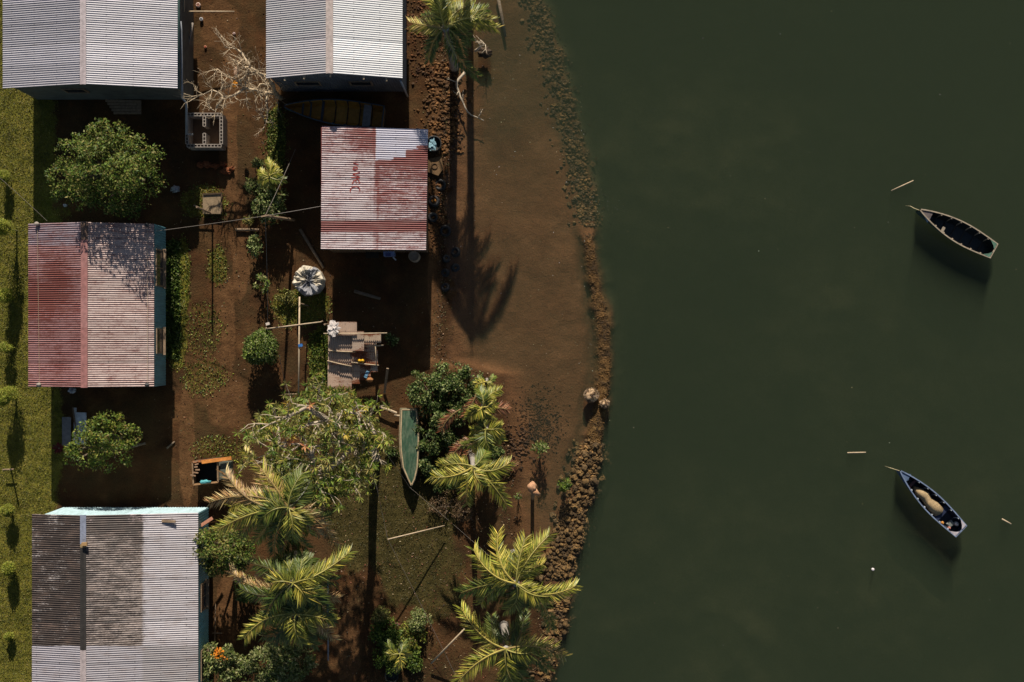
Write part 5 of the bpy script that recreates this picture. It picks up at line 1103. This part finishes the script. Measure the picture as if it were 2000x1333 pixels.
rub(900, lambda: (lambda y: (dk_(y, -34, 30), y))(random.uniform(870, 1135)), (.035, .075))
rub(900, lambda: (random.gauss(1052, 22), random.gauss(828, 30)), (.015, .04), (.5, .33, .22))
rub(160, lambda: (random.gauss(1010, 16), random.gauss(870, 22)), (.02, .07), (.45, .35, .3))
o = m.build('rubble', M['rock']); tag(o, 'small brown rubble and coral scattered along the dike and shore', 'rubble', kind='stuff')

# ------------------------------------------------------------------ ground cover
def in_frame(n, x0=-40, x1=1000, y0=-30, y1=1370): return rng.uniform(x0, x1, n), rng.uniform(y0, y1, n)
def scatter_leaves(px, py, size, asp, cols, name, label, cat, up=1.0, lift=.0, mat='grass'):
    n = len(px); z = ground_z(px, py); c = np.stack([(px-1000)*PX, -(py-666.5)*PX, z+lift], 1); d = rng.normal(size=(n, 3)); d[:, 2] = up*(.4+rng.random(n))
    Lf = Leaves(); s = size*(.6+.8*rng.random(n)); Lf.add(c, d, rng.normal(size=(n, 3))+np.array((0, .3, .6)), s, s*asp, pick(cols, n, .25)); o = Lf.build(name, M[mat]); tag(o, label, cat, kind='stuff')
px, py = in_frame(150000, -60, 160); k = field(GRASS[:5], px, py) > rng.random(len(px))*.8+.15; px, py = px[k], py[k]
cl = fbm(px*.05, py*.05)
scatter_leaves(px, py, .05, .45, [(.20, .185, .03), (.14, .145, .024), (.28, .23, .05), (.09, .105, .016), (.18, .16, .03)], 'lawn_grass', 'short yellow green lawn grass down the left edge', 'grass', .35)
px, py = in_frame(160000, 300, 700, 200, 960); k = field(GRASS[5:], px, py) > rng.random(len(px))*1.3+.1; px, py = px[k], py[k]
scatter_leaves(px, py, .07, .5, GREEN+YGREEN+OLIVE, 'yard_weeds', 'green weeds in patches on the red soil yard', 'weeds', .8)
px, py = in_frame(120000, 560, 1000, 850, 1340); k = field(MOSS, px, py)*1.0 > rng.random(len(px))*2.2+.2; px, py = px[k], py[k]
scatter_leaves(px, py, .055, .35, [(.09, .08, .02), (.13, .10, .03), (.06, .06, .016)], 'yard_grass', 'thin olive grass in the shaded lower yard', 'grass', .6)
px, py = in_frame(5500, 300, 1060, -20, 1340); k = (fbm(px*.02, py*.02) > .42) & (px < np.interp(py, sy, sx)+20); px, py = px[k], py[k]
scatter_leaves(px, py, .055, .7, [(.20, .09, .04), (.09, .04, .02), (.32, .22, .12), (.05, .025, .012), (.12, .10, .03)], 'leaf_litter', 'fallen leaves and small bits on the red soil', 'leaf litter', .15, .01)
py = rng.uniform(-10, 1340, 2600); px = np.interp(py, sy, sx)+(fbm(np.interp(py, sy, sx)*.03, py*.03)-.5)*24+rng.normal(-6, 7, 2600); scatter_leaves(px, py, .06, .5, [(.30, .2, .11), (.10, .055, .03), (.05, .04, .02), (.14, .13, .04)], 'shore_litter', 'line of stranded leaves and twigs along the waterline', 'leaf litter', .1, .012)
px, py = in_frame(900, 640, 960, 870, 1340); scatter_leaves(px, py, .06, .7, [(.3, .13, .07), (.16, .06, .03), (.35, .25, .14)], 'fallen_leaves', 'brown fallen leaves on the lower yard', 'leaf litter', .15, .01)
px, py = in_frame(9000, 326, 350, 470, 700); k = rng.random(len(px)) < .45; scatter_leaves(px[k], py[k], .12, .5, GREEN+DGREEN, 'wall_weeds', 'green weeds growing along the turquoise wall', 'weeds', .8)
px = rng.normal(640, 9, 3000); py = rng.uniform(650, 760, 3000); scatter_leaves(px-12, py, .10, .6, GREEN+YGREEN, 'shed_weeds', 'bright green weeds left of the rusty shed', 'weeds', .6)
px = rng.normal(548, 9, 2600); py = rng.uniform(215, 340, 2600); scatter_leaves(px-9, py, .09, .6, OLIVE+GREEN, 'path_weeds', 'green weed strip above the small fan palm', 'weeds', .6)
px = np.concatenate([rng.normal(1168, 18, 60), rng.uniform(1190, 2010, 45), rng.uniform(900, 1160, 120)]); py = np.concatenate([rng.normal(400, 16, 60), rng.uniform(-10, 1340, 45), rng.uniform(100, 760, 120)])
n = len(px); Lf = Leaves(); c = np.stack([(px-1000)*PX, -(py-666.5)*PX, np.full(n, WATER+.012)], 1); sp_ = np.where(np.arange(n) < 60, .022, .02+.03*rng.random(n)); Lf.add(c, rdir(n)*(1, 1, .05), np.tile((0, 0, 1.), (n, 1)), sp_, sp_*.6, pick([(.7, .7, .62), (.4, .36, .2), (.2, .2, .1), (.55, .5, .3)], n)); o = Lf.build('floating_specks', M['leaf']); tag(o, 'tiny bubbles and leaf specks floating on the water', 'specks', kind='stuff')
# odd bright bits of litter between the white roofs
for k, (x, y, s_, c, nm, lb) in enumerate(((388, 11, .09, (.8, .6, .5), 'white_cup', 'pale cup on red soil at the top between the white roofs'), (394, 39, .07, (.7, .7, .7), 'white_cup', 'small white bowl below the pale rail at the top'), (370, 38, .12, (.4, .33, .25), 'broken_block', 'broken pale block beside the leaning grey post'), (458, 67, .05, (.9, .75, .7), 'white_cup', 'tiny white cup alone in the middle of the soil yard at top'), (402, 93, .05, (.9, .45, .3), 'white_cup', 'tiny orange cup on the soil above the leafless tree'))):
    m = MB(); m.lathe(P(x, y, 0), [(s_*.7, 0), (s_, .03), (s_, .1), (s_*.8, .11), (s_*.7, .04), (.005, .03)], 10, col=c); single(nm, m, M['plastic'], lb, 'cup' if nm == 'white_cup' else 'block')

# ------------------------------------------------------------------ light, sky, camera
wd = bpy.data.worlds.new('World'); sc.world = wd; wd.use_nodes = True; t = wd.node_tree
sky = t.nodes.new('ShaderNodeTexSky'); sky.sky_type = 'NISHITA'; sky.sun_disc = False; sky.sun_elevation = R(SUN_EL); sky.sun_rotation = 0
t.links.new(sky.outputs[0], t.nodes['Background'].inputs[0]); t.nodes['Background'].inputs[1].default_value = .05
ld = bpy.data.lights.new('sun', 'SUN'); ld.energy = 5; ld.angle = R(.5); ld.color = (1, .91, .80)
lo_ = bpy.data.objects.new('sun', ld); C.objects.link(lo_); lo_.rotation_euler = (-R(90-SUN_EL), 0, 0); lo_.location = (0, 0, 30)
cd = bpy.data.cameras.new('camera'); cd.sensor_width = 36; cd.lens = 36*CAM/(2000*PX); cd.clip_end = 2000
co = bpy.data.objects.new('camera', cd); C.objects.link(co); co.location = (0, 0, CAM); sc.camera = co
sc.view_settings.view_transform = 'Standard'; sc.view_settings.look = 'None'; sc.view_settings.exposure = .14; sc.view_settings.gamma = 1
